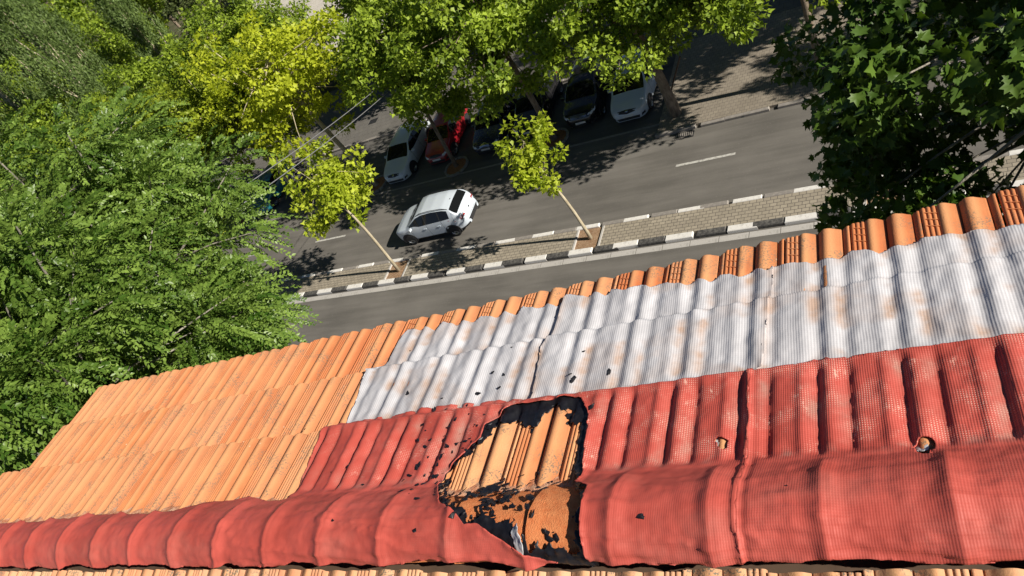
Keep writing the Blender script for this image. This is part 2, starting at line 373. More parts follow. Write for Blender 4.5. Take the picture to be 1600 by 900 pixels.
def put_tile(me, x, vb, tilt=True):
    L = .43; v0 = vb - L
    o = bpy.data.objects.new('roof_tile', me)
    p = RP(x, np.float64(v0), np.float64(0))
    sl = math.atan(.025 / .36)
    n0 = .025 * (L - .36 - .005) / .36 * -1
    p = RP(x - SHEAR * L + rng.uniform(-.0015, .0015), np.float64(v0 + rng.uniform(-.004, .004)), np.float64(n0 + rng.uniform(-.0015, .0015)))
    o.matrix_local = Matrix.Translation(p.tolist()) @ BAS @ Matrix.Rotation(sl + R(rng.uniform(-.25, .25)), 4, 'X') @ Matrix.Rotation(-R(1.056) + R(rng.uniform(-.25, .25)), 4, 'Z')
    link(o, roof)
    return o
for ri, (vt, vb) in enumerate(ROWS):
    kmax = 24
    if ri == 2: kmax = 25
    for k in range(-3, kmax):
        x = TX0 - TW * k + SHEAR * (vb - VE)
        if ri == 1 and k < 9: continue                       # wholly under the white sheets
        if ri == 2 and k < -1: continue
        if ri == 2 and 3 < k < 10: put_tile(tms_dusty[k % 2], x, vb); continue
        put_tile((tms_eave if ri == 0 and k < 12 else tms)[k % (2 if ri == 0 and k < 12 else 3)], x, vb)
# courses on the side facing the camera, just below the ridge
BAS2 = Matrix.Rotation(math.pi, 4, 'Z') @ BAS
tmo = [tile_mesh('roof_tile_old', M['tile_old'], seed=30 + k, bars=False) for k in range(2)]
for k in range(-2, 24):
    o = bpy.data.objects.new('roof_tile', tmo[k % 2])
    d = .135 + rng.uniform(-.006, .006)
    o.matrix_local = Matrix.Translation((.40 - TW * k, RIDGE_Y - d * CS, RIDGE_Z - d * SN - .002)) @ BAS2 @ Matrix.Rotation(R(2.5), 4, 'X')
    link(o, roof)

# ridge section: arc parameter q equals v below the ridge; above it the curve climbs over the ridge
_sec = np.array([(1.46, .000), (1.425, .003), (1.392, .013), (1.355, .044), (1.305, .073), (1.235, .090), (1.172, .078), (1.128, .044), (1.105, .002), (1.095, -.036)])
_tt = np.linspace(0, 1, len(_sec)); _fine = np.linspace(0, 1, 200)
def _cr(a):
    out = np.interp(_fine, _tt, a); k = np.exp(-.5 * (np.arange(-9, 10) / 4.0) ** 2); k /= k.sum()
    pad = np.concatenate([2 * out[0] - out[9:0:-1], out, 2 * out[-1] - out[-2:-11:-1]]); return np.convolve(pad, k, 'valid')
_sv, _sn = _cr(_sec[:, 0]), _cr(_sec[:, 1])
_al = np.concatenate([[0], np.cumsum(np.hypot(np.diff(_sv), np.diff(_sn)))])
Q0 = 1.46; QEND = Q0 - _al[-1]
def section(q):
    a = Q0 - q
    v = np.where(q >= Q0, q, np.interp(a, _al, _sv)); n = np.where(q >= Q0, 0.0, np.interp(a, _al, _sn))
    return v, n
_qq = np.linspace(QEND, 2.6, 900); _qv, _qn = section(_qq); _kk = _qv / (HP - _qn + .006)
def RU(px, py):                                                     # photograph point -> (x, q) on the roof
    d = np.array([(px - 800) / 1150.15, (py - 450) / 1150.15, 1.0])
    w = np.array(_r) * d[0] + np.array(_d) * d[1] + np.array(_f) * d[2]
    c, s = math.cos(STREET), math.sin(STREET)
    X, Y, Z = w[0] * c + w[1] * s, -w[0] * s + w[1] * c, w[2]
    dv = Y * CS - Z * SN; dn = Y * SN + Z * CS
    q = float(np.interp(dv / -dn, _kk, _qq)); n = float(section(np.array(q))[1])
    return X / -dn * (HP - n + .006), q
CAPX0 = -.064 * .95; CAPP = .308 * .95
def collar(x):
    t = ((x - CAPX0) / CAPP) % 1.0
    return .012 * np.exp(-((np.minimum(t, 1 - t)) / .11) ** 2) + .004 * np.where(t < .5, 0, (t - .5) * 2)
def ridge_w(q): return np.clip((1.40 - q) / .07, 0, 1)
def sdf_poly(px, py, poly):
    poly = np.array(poly); d2 = np.full(px.shape, 1e9); ins = np.zeros(px.shape, bool)
    for i in range(len(poly)):
        a = poly[i]; b = poly[(i + 1) % len(poly)]; e = b - a; L2 = e @ e + 1e-12
        t = np.clip(((px - a[0]) * e[0] + (py - a[1]) * e[1]) / L2, 0, 1)
        d2 = np.minimum(d2, (px - a[0] - t * e[0]) ** 2 + (py - a[1] - t * e[1]) ** 2)
        c = ((a[1] > py) != (b[1] > py)); den = (b[1] - a[1]) if abs(b[1] - a[1]) > 1e-12 else 1e-12
        ins ^= c & (px < (b[0] - a[0]) * (py - a[1]) / den + a[0])
    return np.where(ins, 1, -1) * np.sqrt(d2)                        # positive inside
def sheet(name, x0, x1, q0, q1, step, nfun, keep, mat, rough=.004, rfreq=70, net=None, dirt=None, speck=None, thick=.003, seed=0):
    xs = np.arange(x0, x1, step); qs = np.arange(q0, q1, step); X, Q = np.meshgrid(xs, qs)
    D = keep(X, Q) + rough * fbm(X * rfreq, Q * rfreq, 3, seed)
    gq, gx = np.gradient(D, step); g = np.sqrt(gx ** 2 + gq ** 2) + 1e-6
    inside = D > 0
    fk = inside[:-1, :-1] | inside[1:, :-1] | inside[:-1, 1:] | inside[1:, 1:]
    mv = (~inside) & (D > -3 * step)
    sh = np.clip(-D / g, 0, step * 1.3) * mv
    Xm = X + gx / g * sh; Qm = Q + gq / g * sh
    v, sn = section(Qm)
    dq = .004; v2, n2 = section(Qm - dq); v1, n1 = section(Qm + dq); tv, tn = v1 - v2, n1 - n2; tl = np.hypot(tv, tn)
    n = nfun(Xm, Qm, v)
    P = RP(Xm, v - tn / tl * n, sn + tv / tl * n)
    idx = np.arange(X.size).reshape(X.shape)
    F = np.stack([idx[:-1, :-1][fk], idx[1:, :-1][fk], idx[1:, 1:][fk], idx[:-1, 1:][fk]], -1)
    used = np.unique(F); remap = np.zeros(X.size, int); remap[used] = np.arange(len(used)); F = remap[F][:, ::-1]
    me = mesh(name, P.reshape(-1, 3)[used], F, mat, True)
    # make sure the sheet faces up
    if sum(me.polygons[i].normal.z for i in range(0, min(len(me.polygons), 400), 7)) < 0: me.flip_normals()
    for nm, fn in (('net', net), ('dirt', dirt), ('speck', speck)):
        if fn is not None:
            a = me.attributes.new(nm, 'FLOAT', 'POINT'); a.data.foreach_set('value', np.asarray(fn(Xm, Qm, v) + 0 * Xm, dtype=np.float32).ravel()[used])
    uv = me.uv_layers.new(name='UVMap'); li = np.zeros(len(me.loops), dtype=np.int32); me.loops.foreach_get('vertex_index', li)
    U = np.stack([Xm.ravel()[used][li], Qm.ravel()[used][li]], -1).astype(np.float32); uv.data.foreach_set('uv', U.ravel())
    o = obj(name, me); o.rotation_euler = (0, 0, STREET)
    if thick:
        s = o.modifiers.new('thickness', 'SOLIDIFY'); s.thickness = thick; s.offset = -1
    return o
def px(*pts): return [RU(*p) for p in pts]
_P0 = _P; _P = np.where((_T > .96) | (_T < .01), .0045, _P)
_ps1 = psmooth(.0055); _off1 = float(np.max(_P0 - _ps1)) + .005
_ps2 = psmooth(.012); _off2 = float(np.max(_P0 - .92 * _ps2 - .08 * _P.max())) + .006
def per(tab, t): return np.interp(t * 400, np.arange(401), np.append(tab, tab[0]))
def ss(a, b, x): t = np.clip((x - a) / (b - a), 0, 1); return t * t * (3 - 2 * t)
def n_tiles(X, V, tab, off, amp=1.0, top=0.0):
    w = amp * (1 - .85 * np.exp(-((V - 1.775) / .035) ** 2)) * ss(1.395, 1.455, V)
    return w * per(tab, tfrac(X, V)) + (1 - w) * tab.max() * .9 + off + rowstep(V, .035)
SEAM_R = RU(1168, 700)[0]
def red_n(X, Q, V):
    rw = ridge_w(Q)
    a = n_tiles(X, V, _ps1, _off1) * (1 - rw) + rw * (.006 + collar(X))
    wr = (.0045 - .0032 * rw) * fbm(X * 7, Q * 16, 4, 3) + .0022 * fbm(X * 30, Q * 30, 3, 9)
    hem = np.clip((QEND + .07 - Q) / .07, 0, 1)
    wr = wr + hem * (.006 * fbm(X * 9, Q * 3, 3, 21) + .004)
    crease = .007 * np.exp(-((X - SEAM_R - .012 * fbm(Q * 12, Q * 0, 3, 4)) / .006) ** 2) - .004 * np.exp(-((X - SEAM_R - .016) / .008) ** 2)
    long_cr = rw * np.clip((1.30 - Q) / .12, 0, 1) * .009 * (1 - np.abs(fbm(X * 2.5, Q * 20 + X * 2, 3, 31))) ** 8 * np.clip((X + 3.2) / .8, 0, 1) + rw * .003 * fbm(X * 14, Q * 40, 3, 37)
    curl = 0
    if X.size > 1 and X.min() < -1.3:
        dh = -sdf_poly(X, Q, hole); curl = np.where(dh < .06, (.007 + .008 * fbm(X * 22, Q * 22, 3, 66)) * np.exp(-(np.clip(dh, 0, 1) / .011) ** 2), 0)
    return a + wr + .004 + crease + long_cr + curl
def white_n(X, Q, V): return n_tiles(X, V, _ps2, _off2, .92) + .0055 * fbm(X * 10, Q * 8, 4, 12) + .003 * fbm(X * 26, Q * 16, 3, 14) - .001

ew = px((540, 657), (556, 627), (577, 577), (604, 565), (628, 525), (639, 516), (655, 516), (668, 512), (681, 517), (693, 505), (713, 508), (724, 503), (739, 504), (753, 496), (775, 497), (791, 489), (807, 492), (819, 480), (839, 483), (855, 476), (871, 479), (887, 463), (919, 465), (930, 459), (947, 463), (956, 453), (980, 455), (1001, 445), (1017, 451), (1031, 443), (1060, 444), (1072, 447), (1088, 436), (1109, 441), (1123, 431), (1141, 429), (1156, 436), (1179, 420), (1200, 425), (1211, 416), (1240, 412), (1269, 411), (1280, 407), (1310, 403), (1330, 392), (1353, 392), (1373, 397), (1390, 387), (1413, 385), (1440, 373), (1477, 368), (1517, 361), (1553, 357), (1600, 350))
rb = px((1600, 528), (1500, 542), (1460, 548), (1400, 553), (1327, 567), (1290, 558), (1270, 559), (1250, 571), (1177, 578), (1033, 598), (940, 611), (860, 617), (823, 623), (780, 624), (727, 630), (668, 636), (615, 648), (540, 660))
XR = 1.05
def low(p, dq): return [(x, q - dq) for x, q in p]
white_poly = ew + [(XR, ew[-1][1])] + [(XR, rb[0][1] - .015)] + low(rb, .015)
seam1 = px((829, 622), (836, 592), (847, 545), (858, 530), (872, 500), (884, 462)); seam2 = px((1183, 580), (1190, 545), (1194, 510), (1199, 470), (1203, 440), (1203, 424))
def seamx(seam, Q): 
    s = sorted((q, x) for x, q in seam); return np.interp(Q, [a for a, b in s], [b for a, b in s])
def w_dirt(X, Q, V):
    t = tfrac(X, V); val = np.exp(-((t - .45) / .075) ** 2) + np.exp(-((t - .82) / .075) ** 2) + .3
    s = .6 * np.exp(-(np.abs(X - seamx(seam1, Q)) / .02) ** 2) + .5 * np.exp(-(np.abs(X - seamx(seam2, Q) - .01) / .02) ** 2)
    a = np.clip(.3 + fbm(X * 6, Q * 9, 4, 8) * 2.8, 0, 1)
    return np.clip(val * a + s, 0, 1)
one = lambda X, Q, V: 1.0
spec = [('leftmost white coated waterproofing sheet on the roof, beside bare orange tiles', -3.0, RU(830, 560)[0] + .12, lambda X, Q: seamx(seam1, Q) + .012 - X, 0.0),
        ('middle white coated waterproofing sheet between two cracked seams above the torn hole', RU(829, 622)[0] - .1, RU(1190, 500)[0] + .12, lambda X, Q: np.minimum(X - seamx(seam1, Q), seamx(seam2, Q) + .012 - X), .0045),
        ('rightmost white coated waterproofing sheet on the roof, at the frame edge', RU(1183, 580)[0] - .1, XR, lambda X, Q: X - seamx(seam2, Q), .003)]
for lab, a, b, sm, lift in spec:
    def nf(X, Q, V, lift=lift, sm=sm):
        e = sm(X, Q); return white_n(X, Q, V) + lift * np.exp(-np.clip(e, 0, 9) / .05) + (.010 if lift > .004 else .003 if lift else 0) * np.exp(-(np.clip(e, 0, 9) / .012) ** 2) * (.6 + .8 * fbm(Q * 9, Q * 0, 3, 5))
    o = sheet('waterproofing_sheet', a, b, 1.70, 2.50, .0075, nf, lambda X, Q, sm=sm: np.minimum(sdf_poly(X, Q, white_poly), sm(X, Q)), M['white_net'], .004, 55, one, w_dirt, one)
    tag(o, lab, 'roof sheet', 'white sheets over the eave courses')
# red coat: whole ridge and the upper course on the right
lb = px((530, 661), (507, 675), (485, 717), (460, 765), (440, 781), (415, 783), (387, 777), (360, 783), (317, 787), (267, 797), (227, 802), (187, 802), (150, 803), (107, 808), (67, 813), (0, 817))
red_poly = rb + lb + [(-5.30, lb[-1][1]), (-5.30, QEND), (XR, QEND), (XR, rb[0][1])]
hole = px((794, 645), (804, 639), (842, 635), (862, 632), (887, 626), (912, 627), (923, 652), (918, 681), (912, 722), (910, 742), (896, 754), (915, 758), (907, 784), (905, 809), (910, 845), (920, 868), (878, 868), (852, 864), (826, 856), (800, 848), (771, 829), (742, 814), (723, 816), (713, 800), (697, 793), (684, 784), (681, 761), (694, 739), (713, 722), (733, 703), (755, 687), (762, 668), (778, 656))
inner = px((786, 664), (806, 660), (826, 664), (840, 672), (848, 648), (871, 638), (889, 644), (904, 661), (905, 676), (902, 706), (900, 735), (902, 780), (897, 806), (900, 852), (855, 860), (852, 846), (828, 850), (822, 836), (796, 826), (788, 811), (762, 800), (749, 806), (728, 806), (722, 790), (690, 776), (688, 750), (697, 739), (715, 724), (736, 706), (757, 691), (766, 674))
holes2 = [px((1113, 680), (1118, 676), (1121, 684), (1128, 684), (1138, 688), (1137, 700), (1128, 706), (1122, 698)), px((1427, 697), (1434, 685), (1443, 683), (1455, 684), (1463, 690), (1460, 703), (1448, 712), (1433, 710))]
def red_keep(X, Q):
    d = sdf_poly(X, Q, red_poly); d = np.minimum(d, -sdf_poly(X, Q, hole))
    for h in holes2: d = np.minimum(d, -sdf_poly(X, Q, h))
    hem = Q - (QEND + .045 + .018 * fbm(X * 8, X * 0, 3, 2)); return np.minimum(d, hem)
def r_net(X, Q, V): return (.45 + .55 * ss(1.38, 1.45, Q)) * np.clip((X + 2.55) / .5, .08, 1) * (.45 + .55 * np.clip((X + 1.2) / .6, 0, 1))
def r_speck(X, Q, V): return np.clip((Q - 1.40) / .06, .06, 1) * np.clip((X + 2.5) / .8, .25, 1)
def r_dirt(X, Q, V):
    t = tfrac(X, V); val = np.exp(-((t - .44) / .085) ** 2) + np.exp(-((t - .81) / .085) ** 2)
    edge = .5 * np.exp(-((Q - 1.43) / .025) ** 2) * np.clip(fbm(X * 30, Q * 30, 3, 6) * 2.5, 0, 1)
    band = np.clip((Q - 1.42) / .05, 0, 1) * np.clip((1.76 - Q) / .05, 0, 1)
    return np.clip(val * band * np.clip(.45 + 1.6 * fbm(X * 6, Q * 5, 3, 77), 0, 1) + edge + .18 * ridge_w(Q) * np.clip(fbm(X * 4, Q * 9, 4, 91) * 2, 0, 1), 0, 1)
for lab, a, b, sm in [('long red coated membrane over the ridge with the large burnt hole', -5.34, SEAM_R + .03, lambda X, Q: SEAM_R + .004 - X),
                      ('right red coated membrane over the ridge beyond the puckered seam', SEAM_R - .01, XR, lambda X, Q: X - SEAM_R)]:
    o = sheet('ridge_membrane', a, b, QEND - .005, 1.86, .0075, red_n, lambda X, Q, sm=sm: np.minimum(red_keep(X, Q), sm(X, Q)), M['red_net'], .0035, 60, r_net, r_dirt, r_speck)
    tag(o, lab, 'roof sheet', 'red membranes over the ridge')
# black bitumen layer round the hole; its right rim stands in for membrane shade
hx = [p[0] for p in hole]; hq = [p[1] for p in hole]
out_poly = [(x + (x - np.mean(hx)) * .06, q + (q - np.mean(hq)) * .06) for x, q in hole]
def black_keep(X, Q):
    nz = .036 * fbm(X * 46, Q * 34, 5, 41)
    core = -sdf_poly(X, Q, inner) + nz
    specks = fbm(X * 26, Q * 26, 4, 55) - .30 - .55 * np.clip(np.hypot((X - RU(750, 770)[0]) / .28, (Q - RU(760, 770)[1]) / .22) - .35, 0, 1)
    return np.minimum(np.minimum(np.maximum(core, specks * .03), sdf_poly(X, Q, out_poly)), Q - (QEND + .015))
def black_n(X, Q, V): 
    rw = ridge_w(Q); return .004 * np.abs(fbm(X * 70, Q * 70, 3, 23)) + (n_tiles(X, V, _ps1, _off1) - .002) * (1 - rw) + rw * (collar(X) - .001) + .0035 * fbm(X * 40, Q * 40, 3, 19) + (.010 * np.clip(fbm(X * 28, Q * 28, 3, 87) + .25, 0, 1) * np.exp(-(np.clip(-sdf_poly(X, Q, inner), 0, 1) / .010) ** 2) if X.size > 1 else 0)
o = sheet('bitumen_layer', min(hx) - .06, max(hx) + .06, QEND, max(hq) + .05, .006, black_n, black_keep, M['bitumen'], .004, 90, None, None, None, .002)
tag(o, 'charred black bitumen backing left around the torn hole, right rim standing in for shade', 'bitumen')
for lab, h in (('scrap of pale liner under the smaller tear near the puckered seam', holes2[0]), ('scrap of white liner curling in the right hand tear', holes2[1])):
    c = np.mean(np.array(h), 0)
    o = sheet('liner_scrap', c[0] - .05, c[0] + .05, c[1] - .06, c[1] + .06, .004, lambda X, Q, V: black_n(X, Q, V) - .006 + .003 * fbm(X * 50, Q * 50, 2, 3), lambda X, Q, c=c: np.minimum(.019 - np.hypot(X - c[0] + .012, (Q - c[1] - .01) * .8), .012 + .03 * fbm(X * 45, Q * 45, 2, 8)), M['flake_white'], .004, 90, None, None, None, .0015)
    tag(o, lab, 'liner scrap')
c = RU(806, 836)
o = sheet('liner_scrap', c[0] - .08, c[0] + .08, c[1] - .08, c[1] + .08, .004, lambda X, Q, V: black_n(X, Q, V) + .004 + .003 * fbm(X * 50, Q * 50, 2, 3), lambda X, Q, c=c: .030 - np.hypot((X - c[0]) * 1.5 + (Q - c[1]) * .3, (Q - c[1]) * .75), M['flake_white'], .01, 50, None, None, None, .0015)
tag(o, 'torn white liner scrap at the lower edge of the large hole', 'liner scrap')
# clay ridge caps and mortar showing in the hole and along the tile edge
def cap_mesh(x0):
    xs = np.linspace(x0 - .01, x0 + CAPP + .03, 16); qs = np.linspace(QEND + .03, 1.40, 22); X, Q = np.meshgrid(xs, qs); v, n = section(Q)
    v1, n1 = section(Q + .004); v2, n2 = section(Q - .004); tv, tn = v1 - v2, n1 - n2; tl = np.hypot(tv, tn)
    off = -.012 + (X - x0) / CAPP * -.008 + .006 * np.exp(-((X - x0) / .03) ** 2) + .0025 * fbm(X * 25, Q * 25, 3, 5)
    P = RP(X, v - tn / tl * off, n + tv / tl * off).reshape(-1, 3); idx = np.arange(X.size).reshape(X.shape)
    return mesh('ridge_cap', P, np.stack([idx[:-1, :-1].ravel(), idx[:-1, 1:].ravel(), idx[1:, 1:].ravel(), idx[1:, :-1].ravel()], -1), M['clay_ridge'], True)
for k in range(2, 7): obj('ridge_cap', cap_mesh(CAPX0 - CAPP * k), roof)
xs = np.arange(-5.26, XR, .012); vs_ = np.arange(1.34, 1.475, .009); X, Vv = np.meshgrid(xs, vs_)
nn = -.008 + .022 * np.clip((1.45 - Vv + .03 * fbm(X * 9, X * 0, 3, 1)) / .08, 0, 1) + .006 * fbm(X * 30, Vv * 30, 3, 2) - .03 * np.clip((Vv - 1.44 - .03 * fbm(X * 9, X * 0, 3, 1)) / .03, 0, 1)
idx = np.arange(X.size).reshape(X.shape)
obj('mortar_bed', mesh('mortar_bed', RP(X, Vv, nn).reshape(-1, 3), np.stack([idx[:-1, :-1].ravel(), idx[:-1, 1:].ravel(), idx[1:, 1:].ravel(), idx[1:, :-1].ravel()], -1), M['mortar'], True), roof)
# loose black flakes lying on the sheets
fl = []
for k in range(6):
    r_ = np.random.RandomState(60 + k); n = 9; a = np.sort(r_.rand(n) * 2 * math.pi); rad = .5 + .6 * r_.rand(n); 
    V = [(math.cos(q) * w * 1.2, math.sin(q) * w * .75, .10 * r_.randn()) for q, w in zip(a, rad)] + [(0, 0, .25)]
    V += [(x, y, z - .12) for x, y, z in V[:n]]
    F = [(i, (i + 1) % n, n) for i in range(n)] + [(i, n + 1 + i, n + 1 + (i + 1) % n, (i + 1) % n) for i in range(n)]
    fl.append(mesh('bitumen_flake', V, F, M['bitumen']))
fp = [(638, 614), (679, 641), (716, 661), (705, 672), (720, 680), (688, 700), (686, 728), (655, 725), (652, 730), (640, 768), (637, 772), (650, 760), (648, 776), (660, 757), (626, 770), (703, 683), (747, 668), (748, 669), (760, 653), (735, 650), (665, 700), (690, 718), (676, 735), (682, 745), (670, 752), (700, 700), (706, 706), (698, 690), (712, 694), (646, 826), (519, 812), (929, 640), (896, 594), (893, 587), (640, 546), (802, 547), (770, 583), (787, 586), (745, 613), (690, 622), (718, 641), (730, 633), (780, 606), (952, 582), (913, 551), (1466, 544), (1228, 756), (1000, 803), (1463, 543), (480, 675), (566, 757), (545, 730), (520, 738), (670, 716), (662, 742), (694, 712), (728, 692), (735, 688), (741, 697), (701, 748), (690, 758), (715, 738), (684, 764), (640, 742), (632, 752), (675, 690), (668, 676), (655, 690), (662, 664), (697, 640), (738, 677), (725, 702), (706, 722), (678, 772), (690, 785)]
rr = random.Random(9)
def along(line, n, sg):
    out = []
    for _ in range(n):
        t = rr.uniform(0, len(line) - 1.001); i = int(t); f = t - i
        out.append((line[i][0] * (1 - f) + line[i + 1][0] * f + rr.gauss(0, sg), line[i][1] * (1 - f) + line[i + 1][1] * f + rr.gauss(0, sg * .8)))
    return out
n_plain = len(fp)
fp += along([(684, 765), (697, 735), (725, 712), (757, 690), (768, 668)], 34, 6) + along([(735, 806), (750, 790), (758, 768), (772, 758)], 30, 7) + along([(690, 785), (720, 800)], 8, 5) + [(rr.uniform(775, 895), rr.uniform(745, 800)) for _ in range(16)] + [(812, 690), (806, 700), (840, 735), (830, 745), (858, 748), (795, 712), (785, 745), (822, 770), (851, 831), (858, 827), (862, 833), (846, 826), (835, 672), (884, 660)]
c_, s_ = math.cos(STREET), math.sin(STREET)
for i, p in enumerate(fp):
    x, q = RU(*p); v, n = section(np.array(q)); X = np.array([[x]]); Qa = np.array([[q]]); Va = np.array([[float(v)]])
    if p in ((679, 641), (896, 594), (929, 640), (638, 614)): sz = .017
    else: sz = rr.choice((.006, .008, .010, .012, .016))
    on_white = q > np.interp(x, sorted(a for a, b in rb), [b for a, b in sorted(rb)])
    in_hole = sdf_poly(np.array([x]), np.array([q]), inner)[0] > 0
    nn_ = float((white_n if on_white else (lambda X, Q, V: black_n(X, Q, V) - .012) if in_hole else red_n)(X, Qa, Va)[0, 0])
    dv, dn = [b - a for a, b in zip(section(np.array(q - .004)), section(np.array(q + .004)))]; l = math.hypot(dv, dn)
    P = RP(x, v - dn / l * (nn_ + .002), n + dv / l * (nn_ + .002))
    o = bpy.data.objects.new('bitumen_flake', fl[i % 6]); ang = math.atan2(float(dn), float(dv))
    o.matrix_world = Matrix.Rotation(STREET, 4, 'Z') @ Matrix.Translation(P.tolist()) @ Matrix.Rotation(-SL + ang, 4, 'X') @ Matrix.Rotation(rr.uniform(0, 6.28), 4, 'Z') @ Matrix.Diagonal((sz, sz, sz, 1))
    link(o)
    if i >= n_plain: o.scale = [k * rr.uniform(.9, 1.7) for k in o.scale]
    if on_white: tag(o, 'small black bitumen flake lying on the white roof sheets', 'flake', 'bitumen flakes on the white sheets')
    elif in_hole: tag(o, 'charred black crumb lying on the bare clay inside the torn hole', 'flake', 'charred crumbs inside the hole')
    else: tag(o, 'small black bitumen flake scattered on the red membrane around the hole', 'flake', 'bitumen flakes on the red membrane')
# ------------------------------------------------------------------ ground, road, median, parking, pavement
def strip(name, x0, x1, y0, y1, z, mat, n=1, thick=None):
    return obj(name, mesh(name, [(x0, y0, z), (x1, y0, z), (x1, y1, z), (x0, y1, z)], [(0, 1, 2, 3)], mat))
tag(strip('ground', -700, 700, -500, 900, -.02, M['earth']), kind='structure')
tag(strip('road', -220, 90, 9.2, 24.95, 0, M['asphalt']), kind='structure')
road = bpy.data.objects['road']
tag(strip('parking_bay', -60, -11.6, 24.95, 30.6, .002, M['asphalt_old']), kind='structure')
park = bpy.data.objects['parking_bay']
near_walk = MB().box(-220, 90, 2.0, 9.2, -.01, .14).build('pavement', M['paver_walk']); tag(near_walk, kind='structure')
walk = MB().box(-220, 90, 30.6, 38.5, -.01, .13).build('pavement', M['slab_walk']); tag(walk, kind='structure')
corner = MB().box(-11.6, 60, 24.25, 30.6, -.01, .12).build('pavement', M['paver_walk']); tag(corner, kind='structure')
corner2 = MB().box(-10.2, 60, 38.5, 47.0, -.01, .118).build('pavement', M['paver_walk']); tag(corner2, kind='structure')
tag(strip('plaza', -75, -22, 41.5, 75, .004, M['plaza']), kind='structure')
def kerb_row(name, u0, u1, y0, y1, z1, pitch, mats, parent, off=0, gap=.012, bev=.025):
    mes = [MB().box(0, pitch - gap, y0, y1, -.02, z1, bev).mesh(name, mm) for mm in mats]; k = 0; u = u0
    while u < u1:
        o = obj(name, mes[(k + off) % len(mats)], parent, (u, random.uniform(-.008, .008), random.uniform(-.006, .004)), (0, 0, R(random.uniform(-.4, .4)))); u += pitch; k += 1
random.seed(3)
# gutter slabs along the near side of the median
gm = MB().box(0, 1.03, 17.52, 17.79, -.01, .006).mesh('gutter_slab', M['gutter'])
for k in range(50): obj('gutter_slab', gm, road, (-47.2 + 1.055 * k, random.uniform(-.006, .006), 0))
# median
med = empty('median', (0, 0, 0)); tag(med, 'narrow paved central reservation with black and white painted kerbs', 'median')
PITS = [(-13.55, 1.15), (-23.85, 1.15), (-34.6, 1.15), (-2.9, 1.15)]
edges = [-90.0]
for u, w in sorted(PITS): edges += [u - w / 2, u + w / 2]
edges += [60.0]
for a, b in zip(edges[0::2], edges[1::2]): MB().box(a, b, 18.12, 19.2, 0, .125).build('paving', M['paver_median'], med)
for u, w in PITS:
    MB().box(u - w / 2, u + w / 2, 18.12, 19.2, 0, .075).build('soil', M['soil'], med)
    for s in (-1, 1): MB().box(u + s * w / 2 - .05, u + s * w / 2 + .05, 18.125, 19.195, 0, .14, .01).build('edging', M['gutter'], med)
kerb_row('kerb_stone', -59.55, 15, 17.85, 18.12, .155, 1.0525, (M['kerb_white'], M['kerb_black']), med, 1)
kerb_row('kerb_stone', -59.45, 15, 19.2, 19.40, .145, 1.0525, (M['kerb_white'], M['kerb_grey']), med, 1)
# lane dashes, bay edge, kerbs of the far pavement
dm = MB().box(0, 2.4, 21.96, 22.08, -.01, .005).mesh('lane_dash', M['line'])
for u in (-67, -59.8, -52.7, -45.7, -38.7, -31.8, -10.45, -3.3, 3.8, 11): obj('lane_dash', dm, road, (u, 0, 0))
MB().box(-60, -11.6, 24.90, 25.02, -.01, .007).build('bay_edge_line', M['kerb_grey'], park)
kerb_row('kerb_stone', -60, -11.7, 30.42, 30.60, .14, 1.0, (M['kerb_grey'],), walk)
kerb_row('kerb_stone', -11.75, 12, 24.08, 24.25, .13, 1.0, (M['kerb_grey'],), corner)
MB().box(-33.0, -32.3, 32.2, 32.7, .10, .136).build('manhole_cover', M['plastic'], walk)
# round planting pits of the parking row
def pit(u, w, r=.62, z=.02):
    e = empty('tree_pit', (u, w, 0)); n = 14
    for k in range(n):
        a0 = 2 * math.pi * k / n + .03; a1 = 2 * math.pi * (k + 1) / n - .03; V = []
        for zz in (-.01, .09 + z):
            for a, rr_ in ((a0, r), (a1, r), (a1, r + .11), (a0, r + .11)): V.append((rr_ * math.cos(a), rr_ * math.sin(a), zz))
        MB().add(V, [(4, 5, 6, 7), (0, 4, 7, 3), (1, 2, 6, 5), (0, 1, 5, 4), (2, 3, 7, 6)]).build('edging_stone', M['kerb_grey'], e)
    V = [(0, 0, .07 + z)] + [(r * 1.02 * math.cos(2 * math.pi * k / 20), r * 1.02 * math.sin(2 * math.pi * k / 20), .03 + z) for k in range(20)]
    MB().add(V, [(0, 1 + k, 1 + (k + 1) % 20) for k in range(20)]).build('soil', M['litter'], e, smooth=True)
    return e
# ------------------------------------------------------------------ trees
LEAF_LO = (np.array([(0, 0, 0), (.42, .28, .05), (.20, .52, .03), (0, 1, -.04), (-.20, .52, .03), (-.42, .28, .05)]), np.array([(0, 1, 2, 3), (0, 3, 4, 5)]))
LEAF_SM = (np.array([(0, 0, 0), (.30, .45, .07), (0, 1, -.05), (-.30, .45, .07)]), np.array([(0, 1, 2), (0, 2, 3)]))
_o = [(0, 0), (.16, .02), (.42, -.06), (.36, .14), (.66, .30), (.44, .40), (.50, .62), (.24, .56), (.16, .72), (0, 1.02), (-.16, .72), (-.24, .56), (-.50, .62), (-.44, .40), (-.66, .30), (-.36, .14), (-.42, -.06), (-.16, .02)]
LEAF_HI = (np.array([(x, y, .28 * abs(x) - .22 * (y - .3) ** 2 + .03) for x, y in _o] + [(0, .33, 0)]), np.array([(i, (i + 1) % 18, 18) for i in range(18)]))
def unit(a): return a / (np.linalg.norm(a, axis=-1, keepdims=True) + 1e-9)
